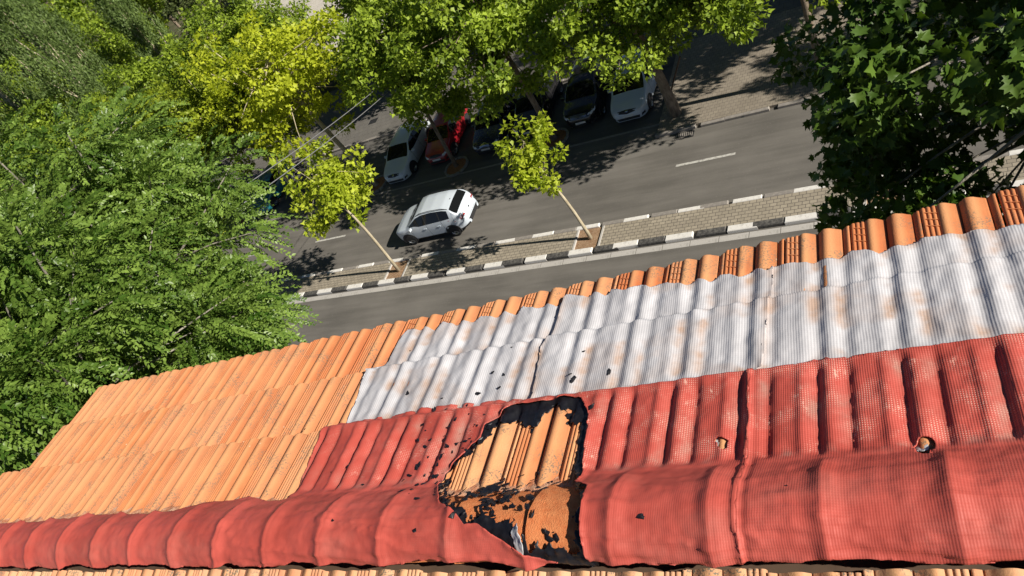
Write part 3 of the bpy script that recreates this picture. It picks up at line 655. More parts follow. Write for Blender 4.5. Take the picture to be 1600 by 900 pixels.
def leaf_mesh(name, pos, tip, nor, size, tint, tpl, mat):
    T, F = tpl; k = len(T); N = len(pos)
    y = unit(tip); x = unit(np.cross(y, nor)); z = np.cross(x, y)
    V = pos[:, None, :] + size[:, None, None] * (T[None, :, 0:1] * x[:, None, :] + T[None, :, 1:2] * y[:, None, :] + T[None, :, 2:3] * z[:, None, :])
    FF = (np.arange(N)[:, None, None] * k + F[None]).reshape(-1, F.shape[1])
    me = mesh(name, V.reshape(-1, 3), FF, mat)
    a = me.attributes.new('tint', 'FLOAT', 'POINT'); a.data.foreach_set('value', np.repeat(tint, k).astype(np.float32))
    return me
def clumps(rs, n, c, rad, cr, shell=.55, top=0.0, lobes=5, rough=.25):
    # clump centres through an uneven ellipsoid; returns (centres, radii)
    ld = unit(rs.randn(lobes, 3)); out = []; rr_ = []
    while len(out) < n:
        d = unit(rs.randn(1, 3))[0]; k = 1 + rough * (np.max(ld @ d) * 1.6 - .9)
        r_ = rs.rand() ** shell * k
        p = np.array(c) + d * r_ * np.array(rad)
        if d[2] < -.55 and rs.rand() < .6: continue
        out.append(p); rr_.append(rs.uniform(*cr))
    return np.array(out), np.array(rr_)
def leaves(rs, C, rad, per, flat=.75, droop=.2, up=.6, wild=.65, size=(.12, .2), tint=(.0, 1.0), center=None, spray=None):
    N = len(C) * per; ci = np.repeat(np.arange(len(C)), per); d = unit(rs.randn(N, 3))
    r_ = rs.rand(N) ** .4; off = d * r_[:, None] * rad[ci][:, None]; off[:, 2] *= flat; pos = C[ci] + off
    if spray is not None:                                     # leaves strung along arching twigs
        tw = 14; nt = max(1, per // tw); tid = rs.randint(0, nt, N); td = unit(rs.randn(len(C), nt, 3) + np.array([0, 0, .15])); td = td[ci, tid]
        s = rs.rand(N) ** .7; base = C[ci]; pos = base + td * (s * rad[ci] * 1.15)[:, None] + rs.randn(N, 3) * spray; pos[:, 2] -= .35 * (s ** 2) * rad[ci]; d = unit(td + .6 * rs.randn(N, 3))
    tip = unit(d * .7 + rs.randn(N, 3) * .55 + np.array([0, 0, -droop])); ctr = np.array(center if center is not None else C.mean(0))
    outw = unit(pos - ctr)
    nor = unit(np.array([0, 0, up]) + outw * .5 + rs.randn(N, 3) * wild)
    sz = rs.uniform(*size, N); ct = rs.uniform(0, 1, len(C))
    t = np.clip(tint[0] + (tint[1] - tint[0]) * (.5 * ct[ci] + .6 * rs.rand(N) ** 1.5), 0, 1)
    return pos, tip, nor, sz, t
def limbs(mb, rs, base, top, C, r0, n=6, stem_t=.5):
    base, top = Vector(base), Vector(top)
    for c in C:
        t = rs.uniform(stem_t, 1); a = base.lerp(top, t); c = Vector(c); mid = a.lerp(c, .5) + Vector((rs.randn() * .2, rs.randn() * .2, abs(rs.randn()) * .15)) * (c - a).length * .4
        P = [a * (1 - s) ** 2 + mid * 2 * s * (1 - s) + c * s * s for s in (0, .25, .5, .75, 1)]; L = (c - a).length
        r1 = r0 * min(1, .25 + L * .12); mb.tube(P, [r1, r1 * .8, r1 * .6, r1 * .42, r1 * .22], n, False)
def tree(name, loc, label, cat, group, trunk_me, crown_me, rz=0, scale=1.0):
    e = empty(name, loc, rz); e.scale = (scale,) * 3; tag(e, label, cat, group)
    obj('trunk', trunk_me, e); obj('crown', crown_me, e); return e
def trunk_mb(P, rad, n=10): return MB().tube(P, rad, n)
def plane_variant(seed, mat, c=(0, 0, 6.5), rad=(3.5, 3.5, 3.1), n=100, per=170, size=(.16, .28), cr=(.5, .95), bark='bark', tr=.15, tint=(0, 1), wander=.25, extra=()):
    rs = np.random.RandomState(seed); C, cr_ = clumps(rs, n, c, rad, cr)
    if len(extra): C = np.concatenate([C, np.array(extra)]); cr_ = np.concatenate([cr_, np.full(len(extra), .55)])
    top = (c[0] * .8 + rs.randn() * wander, c[1] * .8 + rs.randn() * wander, c[2] + rad[2] * .4)
    P = [Vector((0, 0, -.05)).lerp(Vector(top), s) + Vector((math.sin(s * 5 + seed) * .12 * s, math.cos(s * 4 + seed) * .12 * s, 0)) for s in np.linspace(0, 1, 8)]
    mb = trunk_mb(P, [tr * k for k in (1.25, 1, .92, .85, .75, .6, .42, .2)])
    limbs(mb, rs, P[2], P[-1], C[::2], tr * .45)
    lv = leaves(rs, C, cr_, per, size=size, center=c, tint=tint)
    return mb.mesh('plane_trunk', M[bark], True), leaf_mesh('plane_crown', *lv, LEAF_LO, M[mat])
rowv = [plane_variant(11, 'leaf_plane'), plane_variant(12, 'leaf_plane', (.2, -.3, 6.5), (3.4, 3.8, 3.1)), plane_variant(13, 'leaf_plane', (-.2, .2, 6.7), (3.7, 3.5, 3.3))]
rowv.append(plane_variant(14, 'leaf_plane', (.1, .1, 6.5), (3.5, 3.5, 3.2), tr=.25))
rowv.append(plane_variant(15, 'leaf_mid', (-.2, .2, 6.9), (3.7, 3.6, 3.4), bark='bark_pale'))
rowv.append(plane_variant(16, 'leaf_plane', (1.0, .9, 6.4), (3.0, 2.9, 3.0), 90, tr=.10, extra=[(2.0, 0, 3.2), (1.7, .3, 3.7), (2.4, .5, 3.5), (1.4, -.2, 4.1), (2.7, .1, 3.9), (2.1, .9, 3.2)]))
yel = plane_variant(21, 'leaf_yellow', (-.2, .3, 7.6), (4.1, 4.1, 3.9), 90, 120, (.18, .30), bark='bark_pale')
ROWT = [(-4.95, 25.4, 0, 0, .95, 'green plane tree at the paved corner half hidden by the near branches'),
        (-10.9, 25.25, 3, 40, .92, 'plane tree whose bare trunk stands right of the parked white hatchback'),
        (-17.1, 25.75, 2, 100, 1.0, 'plane tree with thin trunk between the black car and the dark car'),
        (-23.06, 25.55, 5, 0, 1.0, 'plane tree with slim trunk standing beside the parked red car'),
        (-34.8, 25.8, 4, 280, 1.0, 'mid green plane tree behind and left of the yellow green one'),
        (-40.7, 25.7, 4, 10, 1.05, 'plane tree of the parking row beyond the yellow green one'),
        (-46.6, 25.7, 0, 70, 1.05, 'farthest plane tree of the parking row behind the elm crown')]
for u, w, vi, rz, sc, lab in ROWT:
    tree('plane_tree', (u, w, 0), lab, 'tree', 'plane trees along the parking row', *rowv[vi], R(rz), sc); tag(pit(u, w), 'round stone edged planting pit at the foot of ' + {-4.95: 'the corner plane tree', -10.9: 'the rightmost visible plane trunk', -17.1: 'the plane tree between dark cars', -23.06: 'the plane tree by the red car', -34.8: 'the mid green plane tree', -40.7: 'a hidden plane tree', -46.6: 'the farthest plane tree'}[u], 'tree pit', 'tree pits of the parking row')
tree('plane_tree', (-28.9, 25.75, 0), 'bright yellow green plane tree with pale limbs left of the silver white hatchback', 'tree', 'plane trees along the parking row', *yel, 0, .97)
tag(pit(-28.9, 25.75), 'round stone edged planting pit under the yellow green plane tree', 'tree pit', 'tree pits of the parking row')
# out of frame to the right, still standing: their shade falls on the carriageway
for u, w, vi, rz, lab in ((0.8, 30.2, 1, 150, 'plane tree on the far corner shading the pavement'), (-2.5, 33.5, 2, 60, 'plane tree standing on the far pavement behind the corner'), (4.5, 32.0, 0, 220, 'plane tree farther along the far pavement, outside the frame'), (4.9, 25.4, 2, 20, 'plane tree at the far kerb right of the frame')):
    tree('plane_tree', (u, w, 0), lab, 'tree', 'plane trees on the far pavement', *rowv[vi], R(rz), 1.1 if u < 4.8 else .72)
# young plane trees on the median
y1 = plane_variant(31, 'leaf_young', (.45, .1, 5.7), (1.95, 1.9, 2.3), 46, 70, (.16, .27), (.35, .65), 'bark_pale', .075, wander=.2)
y2 = plane_variant(32, 'leaf_young', (-.15, .0, 4.45), (1.15, 1.1, 1.75), 26, 55, (.15, .25), (.28, .5), 'bark_pale', .07, wander=.2)
y3 = plane_variant(33, 'leaf_young', (.3, .2, 5.6), (1.5, 1.5, 1.9), 40, 100, (.12, .20), (.3, .6), 'bark_pale', .075, wander=.2)
tree('young_plane_tree', (-23.73, 18.6, .07), 'young yellow green plane tree with pale leaning trunk left of the moving car', 'tree', 'young plane trees on the median', *y1)
tree('young_plane_tree', (-13.45, 18.66, .07), 'smaller young plane tree with sparse crown right of the moving car', 'tree', 'young plane trees on the median', *y2)
tree('young_plane_tree', (-34.6, 18.7, .07), 'young plane tree on the median half hidden by the elm branches', 'tree', 'young plane trees on the median', *y3)
# big elms at the left end of the building
def elm(seed, c, rad, n, per, trunk0, extra=()):
    rs = np.random.RandomState(seed); C, cr_ = clumps(rs, n, c, rad, (.5, .95), .42, rough=.32, lobes=7)
    if len(extra): C = np.concatenate([C, np.array(extra)]); cr_ = np.concatenate([cr_, np.full(len(extra), .75)])
    base = Vector(trunk0); top = Vector((c[0], c[1], c[2] + rad[2] * .5))
    P = [base.lerp(top, s) + Vector((.3 * math.sin(3 * s), .25 * math.sin(4 * s + 1), 0)) * s for s in np.linspace(0, 1, 9)]
    mb = trunk_mb(P, [.30, .26, .23, .20, .17, .14, .11, .08, .04]); limbs(mb, rs, P[3], P[-1], [q + unit(q - np.array(c)) * .5 * k_ for q, k_ in zip(C, cr_)], .06, 5)
    nt = int(per / 20); T = nt * len(C); ci = np.repeat(np.arange(len(C)), nt); o = unit(rs.randn(T, 3)); 
    outw = unit(C[ci] - np.array(c)); d = unit(o + outw * .5 + np.array([0, 0, -.1])); bp = C[ci] + o * (cr_[ci] * rs.rand(T) ** .45)[:, None] * np.array([1, 1, .7])
    nr = unit(np.array([0, 0, .75]) + outw * .35 + rs.randn(T, 3) * .55); nr = unit(nr - d * np.sum(nr * d, -1, keepdims=True)); sd = np.cross(d, nr); L = rs.uniform(.28, .6, T); tt = rs.rand(T) * .75
    k = 20; s_ = (np.arange(k)[None] + rs.rand(T, k) * .6) / k; sg = np.where(np.arange(k) % 2 == 0, 1.0, -1.0)[None, :, None]
    pos = bp[:, None] + d[:, None] * (s_ * L[:, None])[..., None] + np.array([0, 0, -1.0]) * (s_ ** 2 * L[:, None] * .45)[..., None]
    tip = sd[:, None] * sg * .8 + d[:, None] * .75 + np.array([0, 0, -.25]) + rs.randn(T, k, 3) * .18; nn = nr[:, None] + rs.randn(T, k, 3) * .28
    N = T * k; lv = (pos.reshape(N, 3), unit(tip.reshape(N, 3)), unit(nn.reshape(N, 3)), rs.uniform(.055, .10, N), np.clip(np.repeat(tt, k) + .35 * rs.rand(N) ** 2, 0, 1))
    return mb.mesh('elm_trunk', M['bark_grey'], True), leaf_mesh('elm_crown', *lv, LEAF_SM, M['leaf_elm'])
e1 = elm(51, (0, 0, 13.7), (3.0, 3.0, 3.3), 88, 2100, (0, 0, 0), [(1.1, .3, 11.5), (1.3, .1, 10.9), (.7, .4, 10.9), (1.0, .8, 12.3), (.4, .9, 11.4), (1.0, .7, 10.4), (.4, .2, 10.2)]); tree('elm_tree', (-15.2, 6.5, 0), 'large dense green elm filling the left of the view behind the roof', 'tree', 'elms at the end of the building', *e1)
e2 = elm(52, (0, 0, 13.6), (2.9, 2.9, 3.2), 75, 2000, (0, 0, 0)); tree('elm_tree', (-12.7, 2.9, 0), 'nearer elm crown showing low beside the left gable of the roof', 'tree', 'elms at the end of the building', *e2)
# near plane tree, big leaves, right of the frame
rs = np.random.RandomState(61)
c = (0, 0, 11.6); C, cr_ = clumps(rs, 190, c, (4.4, 3.2, 3.9), (.42, .75), .5, rough=.22)
P = [Vector((.6, .5, -.05)).lerp(Vector((0, 0, 14)), s) + Vector((.2 * math.sin(4 * s), .2 * math.cos(3 * s), 0)) for s in np.linspace(0, 1, 8)]
mb = trunk_mb(P, [.30, .26, .23, .2, .16, .12, .08, .03]); limbs(mb, rs, P[4], P[-1], C[::2], .05)
lv = leaves(rs, C, cr_, 175, size=(.09, .175), center=c, droop=.8, up=.45, wild=.8)
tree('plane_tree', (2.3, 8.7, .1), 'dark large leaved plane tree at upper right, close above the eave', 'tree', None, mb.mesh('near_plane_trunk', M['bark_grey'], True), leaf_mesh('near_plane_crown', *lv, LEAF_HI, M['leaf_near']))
# background: upright poplars, conifers, plain trees closing the top left
def poplar(seed, h, r_, mat='leaf_poplar', n=80, per=210):
    rs = np.random.RandomState(seed); zz = rs.uniform(.12, 1, n) * h; a = rs.rand(n) * 6.28; env = r_ * np.sin(np.clip(zz / h, 0, 1) ** .8 * math.pi * .93 + .2) * rs.rand(n) ** .5
    C = np.stack([np.cos(a) * env, np.sin(a) * env, zz], -1); rad = rs.uniform(.5, .9, n)
    N = n * per; ci = np.repeat(np.arange(n), per); o = rs.randn(N, 3) * rad[ci][:, None] * .38; o[:, 2] *= 2.6; pos = C[ci] + o
    tip = unit(rs.randn(N, 3) * .35 + np.array([0, 0, 1.0]) + unit(o) * .3); nor = unit(rs.randn(N, 3)); sz = rs.uniform(.18, .34, N); t = rs.rand(N) * .6 + .4 * rs.rand(n)[ci]
    mb = trunk_mb([(0, 0, -.05), (.05, 0, h * .4), (0, .1, h * .7), (0, 0, h * .97)], [.22, .17, .1, .02])
    for q in C[::3]: mb.tube([(q[0] * .1, q[1] * .1, max(.5, q[2] - 3.5)), (q[0] * .6, q[1] * .6, q[2] - 1.5), tuple(q + np.array([0, 0, 1.0]))], [.07, .05, .015], 5, False)
    T = (LEAF_SM[0] * np.array([.55, 1, 1]), LEAF_SM[1])
    return mb.mesh('poplar_trunk', M['bark_pale'], True), leaf_mesh('poplar_crown', pos, tip, nor, sz, t, T, M[mat])
pop = [poplar(71, 17, 2.3), poplar(72, 15, 2.0)]
def conifer(seed, h, r_):
    rs = np.random.RandomState(seed); n = 90; zz = rs.rand(n) ** 1.1 * h * .92 + h * .08; a = rs.rand(n) * 6.28; env = r_ * (1 - zz / h) * rs.uniform(.55, 1, n) + .15
    mb = trunk_mb([(0, 0, -.05), (0, 0, h * .5), (0, 0, h * .98)], [.2, .12, .02]); pos = []; tip = []
    for q, z, e in zip(a, zz, env):
        d = np.array([math.cos(q), math.sin(q), -.12]); mb.tube([(0, 0, z), tuple(d * e + np.array([0, 0, z]))], [.04, .01], 4, False)
        s = rs.rand(110) ** .7; p = d[None] * (e * s)[:, None] + np.array([0, 0, z]) + rs.randn(110, 3) * np.array([.16, .16, .07]); pos.append(p); tip.append(np.tile(d, (110, 1)) + rs.randn(110, 3) * .5)
    pos = np.concatenate(pos); tip = np.concatenate(tip); N = len(pos)
    return mb.mesh('conifer_trunk', M['bark'], True), leaf_mesh('conifer_crown', pos, tip, unit(rs.randn(N, 3) * .5 + np.array([0, 0, 1])), rs.uniform(.16, .34, N), rs.rand(N), LEAF_SM, M['leaf_conifer'])
con = [conifer(81, 13, 2.8), conifer(82, 11, 2.5)]
bgv = plane_variant(91, 'leaf_plane', (0, 0, 7), (4.2, 4.2, 3.8), 90, 170, (.2, .34), (.7, 1.2))
BG = [('poplar_tree', pop[0], (-60, 36.5), 1.05, 'poplar with pale upright branches nearest the top left corner'), ('poplar_tree', pop[1], (-66, 42), 1.1, 'second upright poplar at the top left'), ('poplar_tree', pop[0], (-72, 37.5), 1.2, 'tall poplar behind the others at the upper left edge'), ('poplar_tree', pop[1], (-59, 43.5), .95, 'slender poplar left of the conifers at the top'), ('poplar_tree', pop[1], (-84, 48), 1.25, 'distant tall poplar beyond the park trees'),
      ('conifer_tree', con[0], (-52, 42.5), 1.0, 'dark conifer above the yellow green plane tree'), ('conifer_tree', con[1], (-56, 50), 1.05, 'conifer farther back in the park'), ('conifer_tree', con[0], (-66, 55), 1.1, 'far conifer near the top edge of the view')]
for nm, v, (u, w), sc, lab in BG: tree(nm, (u, w, 0), lab, 'tree', None, *v, R(u * 37), sc)
for i, (u, w, sc, lab) in enumerate([(-44, 35.5, .9, 'green tree beyond the yellow plane tree on the far pavement'), (-40.8, 37.0, .85, 'round green tree left of the bright plaza'), (-52, 34, .85, 'leafy tree between plane row and poplars'), (-27.5, 36.5, .95, 'tree on the far pavement right of the bright plaza'), (-24, 37.5, 1.0, 'dense tree behind the dark parked car'), (-17.5, 38, 1.0, 'tree behind the parked cars at top centre'), (-75, 60, 1.3, 'far park tree closing the view at the top left'), (-95, 62, 1.5, 'distant broad tree at the far left'), (-90, 80, 1.6, 'distant broad tree beyond the plaza'), (-110, 45, 1.5, 'distant broad tree behind the elm'), (-130, 75, 1.9, 'farthest broad tree near the horizon'), (-70, 28, 1.2, 'broad tree behind the elm along the street'), (-85, 33, 1.3, 'broad tree farther along the street at the left'), (-62, 72, 1.2, 'broad tree at the back of the plaza'), (-57, 36.0, .75, 'low leafy tree at the foot of the poplars'), (-64, 33, .9, 'leafy tree left of the poplars along the far pavement'), (-50, 38.5, .7, 'small leafy tree under the conifer'), (-68, 47, 1.0, 'leafy tree between poplars and far conifer'), (-80, 42, 1.1, 'broad tree behind the tall poplars')]):
    tree('park_tree', (u, w, 0), lab, 'tree', 'park trees across the street', *bgv, R(i * 77), sc)
def shrub_me(seed):
    rs = np.random.RandomState(seed); C, cr_ = clumps(rs, 16, (0, 0, .8), (1.2, 1.0, .7), (.35, .6)); lv = leaves(rs, C, cr_, 90, size=(.12, .22), center=(0, 0, .4))
    mb = MB(); limbs(mb, rs, (0, 0, 0), (0, 0, .6), C[::2], .03, 4, 0); return mb.mesh('shrub_stems', M['bark'], True), leaf_mesh('shrub_leaves', *lv, LEAF_LO, M['leaf_shrub'])
sh = shrub_me(95)
for i, (u, w) in enumerate([(-20, 40), (-23, 40.5), (-27, 40), (-33, 40), (-36, 40.4), (-41, 40), (-47, 39.6), (-52, 39.8), (-57, 40)]):
    e = empty('shrub', (u, w, 0), i * 1.3); e.scale = (1.2, 1.2, 1.2 + .2 * (i % 3)); tag(e, 'low dark green shrub under the trees along the far pavement', 'shrub', 'shrubs along the far pavement'); obj('stem', sh[0], e); obj('foliage', sh[1], e)
# overhead cables
def cable(a, b, sag, lab):
    a, b = Vector(a), Vector(b); P = [a.lerp(b, s) - Vector((0, 0, sag * 4 * s * (1 - s))) for s in np.linspace(0, 1, 17)]
    tag(MB().tube(P, .014, 6).build('overhead_cable', M['cable'], smooth=True), lab, 'cable', 'overhead cables')

cable((-15.01, 9.03, 12.55), (-23.19, 25.25, 5.98), .12, 'upper of two grey overhead cables crossing before the yellow green tree')
cable((-14.87, 9.04, 12.23), (-22.92, 25.3, 5.58), .12, 'lower of two grey overhead cables crossing before the yellow green tree')
tag(MB().tube([(-11.5, 26.0, 0), (-9.9, 25.65, 2.5)], .035, 6).build('support_stake', M['brown']), 'thin dark stake leaning beside the rightmost plane trunk', 'stake')
g = empty('drain_grate', (-10.35, 23.82, 0)); tag(g, 'dark slotted drain grate in the gutter by the corner kerb', 'drain')
MB().box(-.4, .4, -.2, .2, -.01, .006).build('frame', M['plastic'], g)
for k in range(9): MB().box(-.37 + .085 * k, -.33 + .085 * k, -.17, .17, .004, .014).build('bar', M['kerb_grey'], g)
# ------------------------------------------------------------------ cars
def car(name, spec, loc, heading, label, group=None):
    L, W, Hh = spec['L'], spec['W'], spec['H']; P = spec['paint']
    e = empty(name, (loc[0], loc[1], 0), heading); tag(e, label, 'car', group)
    tx, tz = zip(*spec['top']); tx = np.array(tx); tz = np.array(tz)
    fr = np.concatenate([np.linspace(0, .06, 7), np.linspace(.075, .93, 58), np.linspace(.94, 1, 7)])
    seams = spec['seams']
    for s in seams: fr = np.concatenate([fr, [s - .0016, s + .0016]])
    fr = np.unique(np.sort(fr)); n = len(fr)
    def sm(f, xs, ys, w=.012):
        return np.mean([np.interp(f + d, xs, ys) for d in np.linspace(-w, w, 7)], 0)
    zt = sm(fr, tx, tz, .009); hw = W / 2 * sm(fr, *zip(*spec['plan'])); zb = sm(fr, *zip(*spec['belt'])); z0 = sm(fr, *zip(*spec['sill']))
    zr = tz.max()
    k = np.clip((zt - zb - .015) / np.maximum(.05, zr - zb - .12), 0, 1)
    wr = spec.get('roofw', .74)
    rows = []
    for i in range(n):
        w, t, b, s0, kk = hw[i], zt[i], zb[i], z0[i], k[i]
        mid = s0 + (min(t, b) - s0) * .5
        hood = [(w * .93, s0), (w * .985, s0 + .10), (w, mid), (w * .992, mid + (t - mid) * .55), (w * .965, t - .075), (w * .93, t - .04), (w * .82, t - .014), (w * .42, t), (0, t + .008)]
        wtop = w * (1 - (1 - wr) * min(1, max(0, (t - b) / (zr - b))))
        cab = [(w * .93, s0), (w * .985, s0 + .10), (w, mid), (w * .992, mid + (b - mid) * .6), (w * .955, b), (wtop * 1.03, t - .075), (wtop * .93, t - .022), (wtop * .5, t), (0, t + .012)]
        half = [(h[0] * (1 - kk) + c[0] * kk, h[1] * (1 - kk) + c[1] * kk) for h, c in zip(hood, cab)]
        x = L / 2 - fr[i] * L
        rows.append([(x, y, z) for y, z in half] + [(x, -y, z) for y, z in half[-2::-1]])
    m_ = len(rows[0]); V = [p for r_ in rows for p in r_]
    groups = {}
    def add(g, f): groups.setdefault(g, []).append(f)
    ws0, ws1 = spec['ws']; rw0, rw1 = spec['rw']; sg = spec['sideglass']
    for i in range(n - 1):
        fm = .5 * (fr[i] + fr[i + 1])
        seam = any(abs(fm - s) < .0017 for s in seams)
        for j in range(m_ - 1):
            f = (i * m_ + j, (i + 1) * m_ + j, (i + 1) * m_ + j + 1, i * m_ + j + 1); jj = min(j, m_ - 2 - j); g = 'body'
            if jj >= 6 and ws0 < fm < ws1: g = 'windscreen'
            elif jj >= 6 and rw0 < fm < rw1: g = 'rear_window'
            elif jj == 4:
                if sg[0][0] < fm < sg[-1][1]: g = 'pillar_trim_%d_%d' % (sum(fm > b_ for a_, b_ in sg), j)
                for q, (a, b) in enumerate(sg):
                    if a < fm < b: g = 'side_window_%d_%d' % (q, j)
            elif seam and jj in (1, 2, 3): g = 'door_gap'
            elif jj == 0 and spec.get('clad'): g = 'sill_trim'
            add(g, f)
    groups['body'] += [tuple(range(m_)), tuple((n - 1) * m_ + j for j in range(m_ - 1, -1, -1)), ]
    # floor
    for i in range(n - 1): groups['body'].append((i * m_, i * m_ + m_ - 1, (i + 1) * m_ + m_ - 1, (i + 1) * m_))
    body = None
    for g, F in groups.items():
        used = sorted({i for f in F for i in f}); mp = {q: i for i, q in enumerate(used)}
        nm = 'side_window' if g.startswith('side_w') else 'pillar_trim' if g.startswith('pillar') else g
        mt = {'body': P, 'windscreen': M['glass'], 'rear_window': M['glass'], 'door_gap': M['plastic'], 'sill_trim': M['plastic'], 'pillar_trim': M['plastic']}.get(nm if g.startswith('pillar') else g, M['glass'])
        o = obj(nm, mesh(nm, [V[q] for q in used], [tuple(mp[i] for i in f) for f in F], mt, True), e)
        if g == 'body':
            body = o
            try: o.data.set_sharp_from_angle(angle=R(40))
            except Exception: pass
    X = lambda f: L / 2 - f * L
    def zat(f): return float(np.interp(f, fr, zt))
    def wat(f): return float(np.interp(f, fr, hw))
    # wheels
    wr_ = spec.get('wheel', .32)
    ty = MB().lathe_y([(wr_ * .66, -.10), (wr_ * .93, -.11), (wr_, -.07), (wr_, .07), (wr_ * .93, .11), (wr_ * .66, .10)], 28).mesh('tyre', M['tyre'], True)
    rm = MB(); rm.lathe_y([(wr_ * .68, .08), (wr_ * .64, .095), (wr_ * .58, .06)], 28); rm.lathe_y([(wr_ * .16, .085), (wr_ * .12, .092), (.001, .092)], 12)
    for q in range(5):
        a = 2 * math.pi * q / 5 + .3; d = (math.cos(a), math.sin(a)); p = (-d[1], d[0])
        pts = [(d[0] * r1 + p[0] * s * wdt, y, d[1] * r1 + p[1] * s * wdt) for r1, wdt, y in ((wr_ * .1, .045, .088), (wr_ * .62, .032, .078)) for s in (-1, 1)]
        rm.add(pts, [(0, 1, 3, 2)]); rm.add([(a_, b_ - .03, c_) for a_, b_, c_ in pts], [(0, 2, 3, 1)])
    rm = rm.mesh('rim', M['rim']); dk = MB().lathe_y([(wr_ * .67, .03), (.001, .03)], 20).mesh('brake', M['plastic'])
    for ax in spec['axles']:
        for s in (-1, 1):
            y = s * (wat(ax) - .10)
            wv = MB().lathe_y([(wr_ * .9, -.12), (wr_ * .92, .0)], 20)
            o = obj('wheel', ty, e, (X(ax), y, wr_), (0, 0, 0 if s > 0 else math.pi)); obj('rim', rm, o); obj('brake_disc', dk, o)
            n_ = 22; V2 = []; F2 = []
            for q in range(n_ + 1):
                a = math.pi * (-.09 + 1.18 * q / n_)
                for r1, dy in ((wr_ * .9, .004), (wr_ * 1.22, .012), (wr_ * 1.22, -.05)): V2.append((X(ax) + r1 * math.cos(a), s * (wat(ax) + dy), wr_ + r1 * math.sin(a)))
            for q in range(n_):
                for z in range(2): F2.append((q * 3 + z, q * 3 + z + 1, (q + 1) * 3 + z + 1, (q + 1) * 3 + z))
            c0 = len(V2); V2.append((X(ax), s * (wat(ax) + .003), wr_))
            F2 += [(c0, q * 3, (q + 1) * 3) for q in range(n_)]
            MB().add(V2, F2).build('wheel_arch', M['plastic'], e)
    # front: fascia pieces follow the nose
    from mathutils.bvhtree import BVHTree
    bvh = BVHTree.FromPolygons([Vector(v) for v in V], [f for F in groups.values() for f in F])
    def hit(y, z, s):
        for yy, zz in ((y, z), (y * .97, z), (y * .93, z), (y * .9, z - .03), (y * .85, z - .05)):
            h = bvh.ray_cast(Vector((s * L, yy, zz)), Vector((-s, 0, 0)))[0]
            if h is not None: return h.x
        return s * L * .48
    def nose(y, z): return hit(y, z, 1)
    def tailx(y, z): return hit(y, z, -1)
    def patch(nm, pts, mat, rear=False, off=.012, depth=.05):
        V3 = []; s = -1 if rear else 1
        for y, z in pts:
            x = (tailx if rear else nose)(y, z); V3.append((x + s * off, y * 1.005, z))
        k_ = len(pts); cy = sum(p_[0] for p_ in pts) / k_; cz = sum(p_[1] for p_ in pts) / k_; mids = []
        for y, z in pts: ym, zm = (y + cy) / 2, (z + cz) / 2; mids.append(((tailx if rear else nose)(ym, zm) + s * off, ym, zm))
        back = [(x - s * depth, y, z) for x, y, z in V3]
        V3 = V3 + back + mids + [((tailx if rear else nose)(cy, cz) + s * off, cy, cz)]
        F3 = [(i, i + k_, (i + 1) % k_ + k_, (i + 1) % k_) for i in range(k_)] + [(i, (i + 1) % k_, 2 * k_ + (i + 1) % k_, 2 * k_ + i) for i in range(k_)] + [(2 * k_ + i, 2 * k_ + (i + 1) % k_, 3 * k_) for i in range(k_)]
        return MB().add(V3, F3).build(nm, mat, e, smooth=False)
    w2 = W / 2
    zh = spec['lampz']
    for s in (-1, 1):
        o = patch('headlight', [(s * w2 * a, z) for a, z in ((.52, zh - .03), (.72, zh - .06), (.90, zh - .01), (.92, zh + .09), (.80, zh + .10), (.58, zh + .03))], M['lamp'])
        patch('tail_light', [(s * w2 * a, z) for a, z in spec['tail']], M['tail'], True)
        patch('fog_recess', [(s * w2 * a, z) for a, z in ((.66, .30), (.84, .33), (.86, .45), (.72, .42))], M['plastic'])
    patch('grille', [(w2 * a, z) for a, z in ((-.42, zh - .02), (-.50, zh + .06), (0, zh + .085), (.50, zh + .06), (.42, zh - .02), (0, zh - .07))], M['plastic'], off=.010)
    if spec.get('bars'):
        for q in range(4): patch('grille_bar', [(-w2 * .44, zh - .05 + .035 * q), (w2 * .44, zh - .05 + .035 * q), (w2 * .44, zh - .04 + .035 * q), (-w2 * .44, zh - .04 + .035 * q)], M['chrome'], off=.018)
    patch('air_intake', [(w2 * a, z) for a, z in ((-.55, .27), (.55, .27), (.62, .40), (-.62, .40))], M['plastic'], off=.008)
    patch('number_plate', [(-.26, .42), (.26, .42), (.26, .52), (-.26, .52)], M['plate'], off=.022)
    pz = spec.get('rplate', .80); patch('number_plate', [(-.26, pz), (.26, pz), (.26, pz + .11), (-.26, pz + .11)], M['plate'], True, .014)
    if spec.get('clad'): patch('rear_bumper', [(-w2 * .93, .30), (w2 * .93, .30), (w2 * .95, .52), (w2 * .6, .60), (-w2 * .6, .60), (-w2 * .95, .52)], M['plastic'], True, .014)
    patch('hatch_line', [(-w2 * .80, .66), (w2 * .80, .66), (w2 * .80, .672), (-w2 * .80, .672)], M['plastic'], True, .006)
    patch('rear_emblem', [(-.05, pz + .14), (.05, pz + .14), (.05, pz + .19), (-.05, pz + .19)], M['chrome'], True, .010)
    em = spec.get('emblem')
    if em == 'diamond':
        patch('emblem', [(0, zh - .06), (.055, zh + .02), (0, zh + .10), (-.055, zh + .02)], M['chrome'], off=.030); patch('emblem_core', [(0, zh - .03), (.03, zh + .02), (0, zh + .07), (-.03, zh + .02)], M['plastic'], off=.036)
    elif em == 'chevron':
        for q in (0, .055): patch('emblem', [(-.30, zh - .04 + q), (0, zh + .04 + q), (.30, zh - .04 + q), (.30, zh - .02 + q), (0, zh + .065 + q), (-.30, zh - .02 + q)], M['chrome'], off=.030)
    elif em == 'oval':
        patch('emblem', [(.075 * math.cos(a), zh + .05 + .032 * math.sin(a)) for a in np.linspace(0, 2 * math.pi, 13)[:-1]], M['chrome'], off=.028)
    # mirrors, handles, wipers, rails
    fm = spec['mirror']; zb_ = float(np.interp(fm, fr, zb))
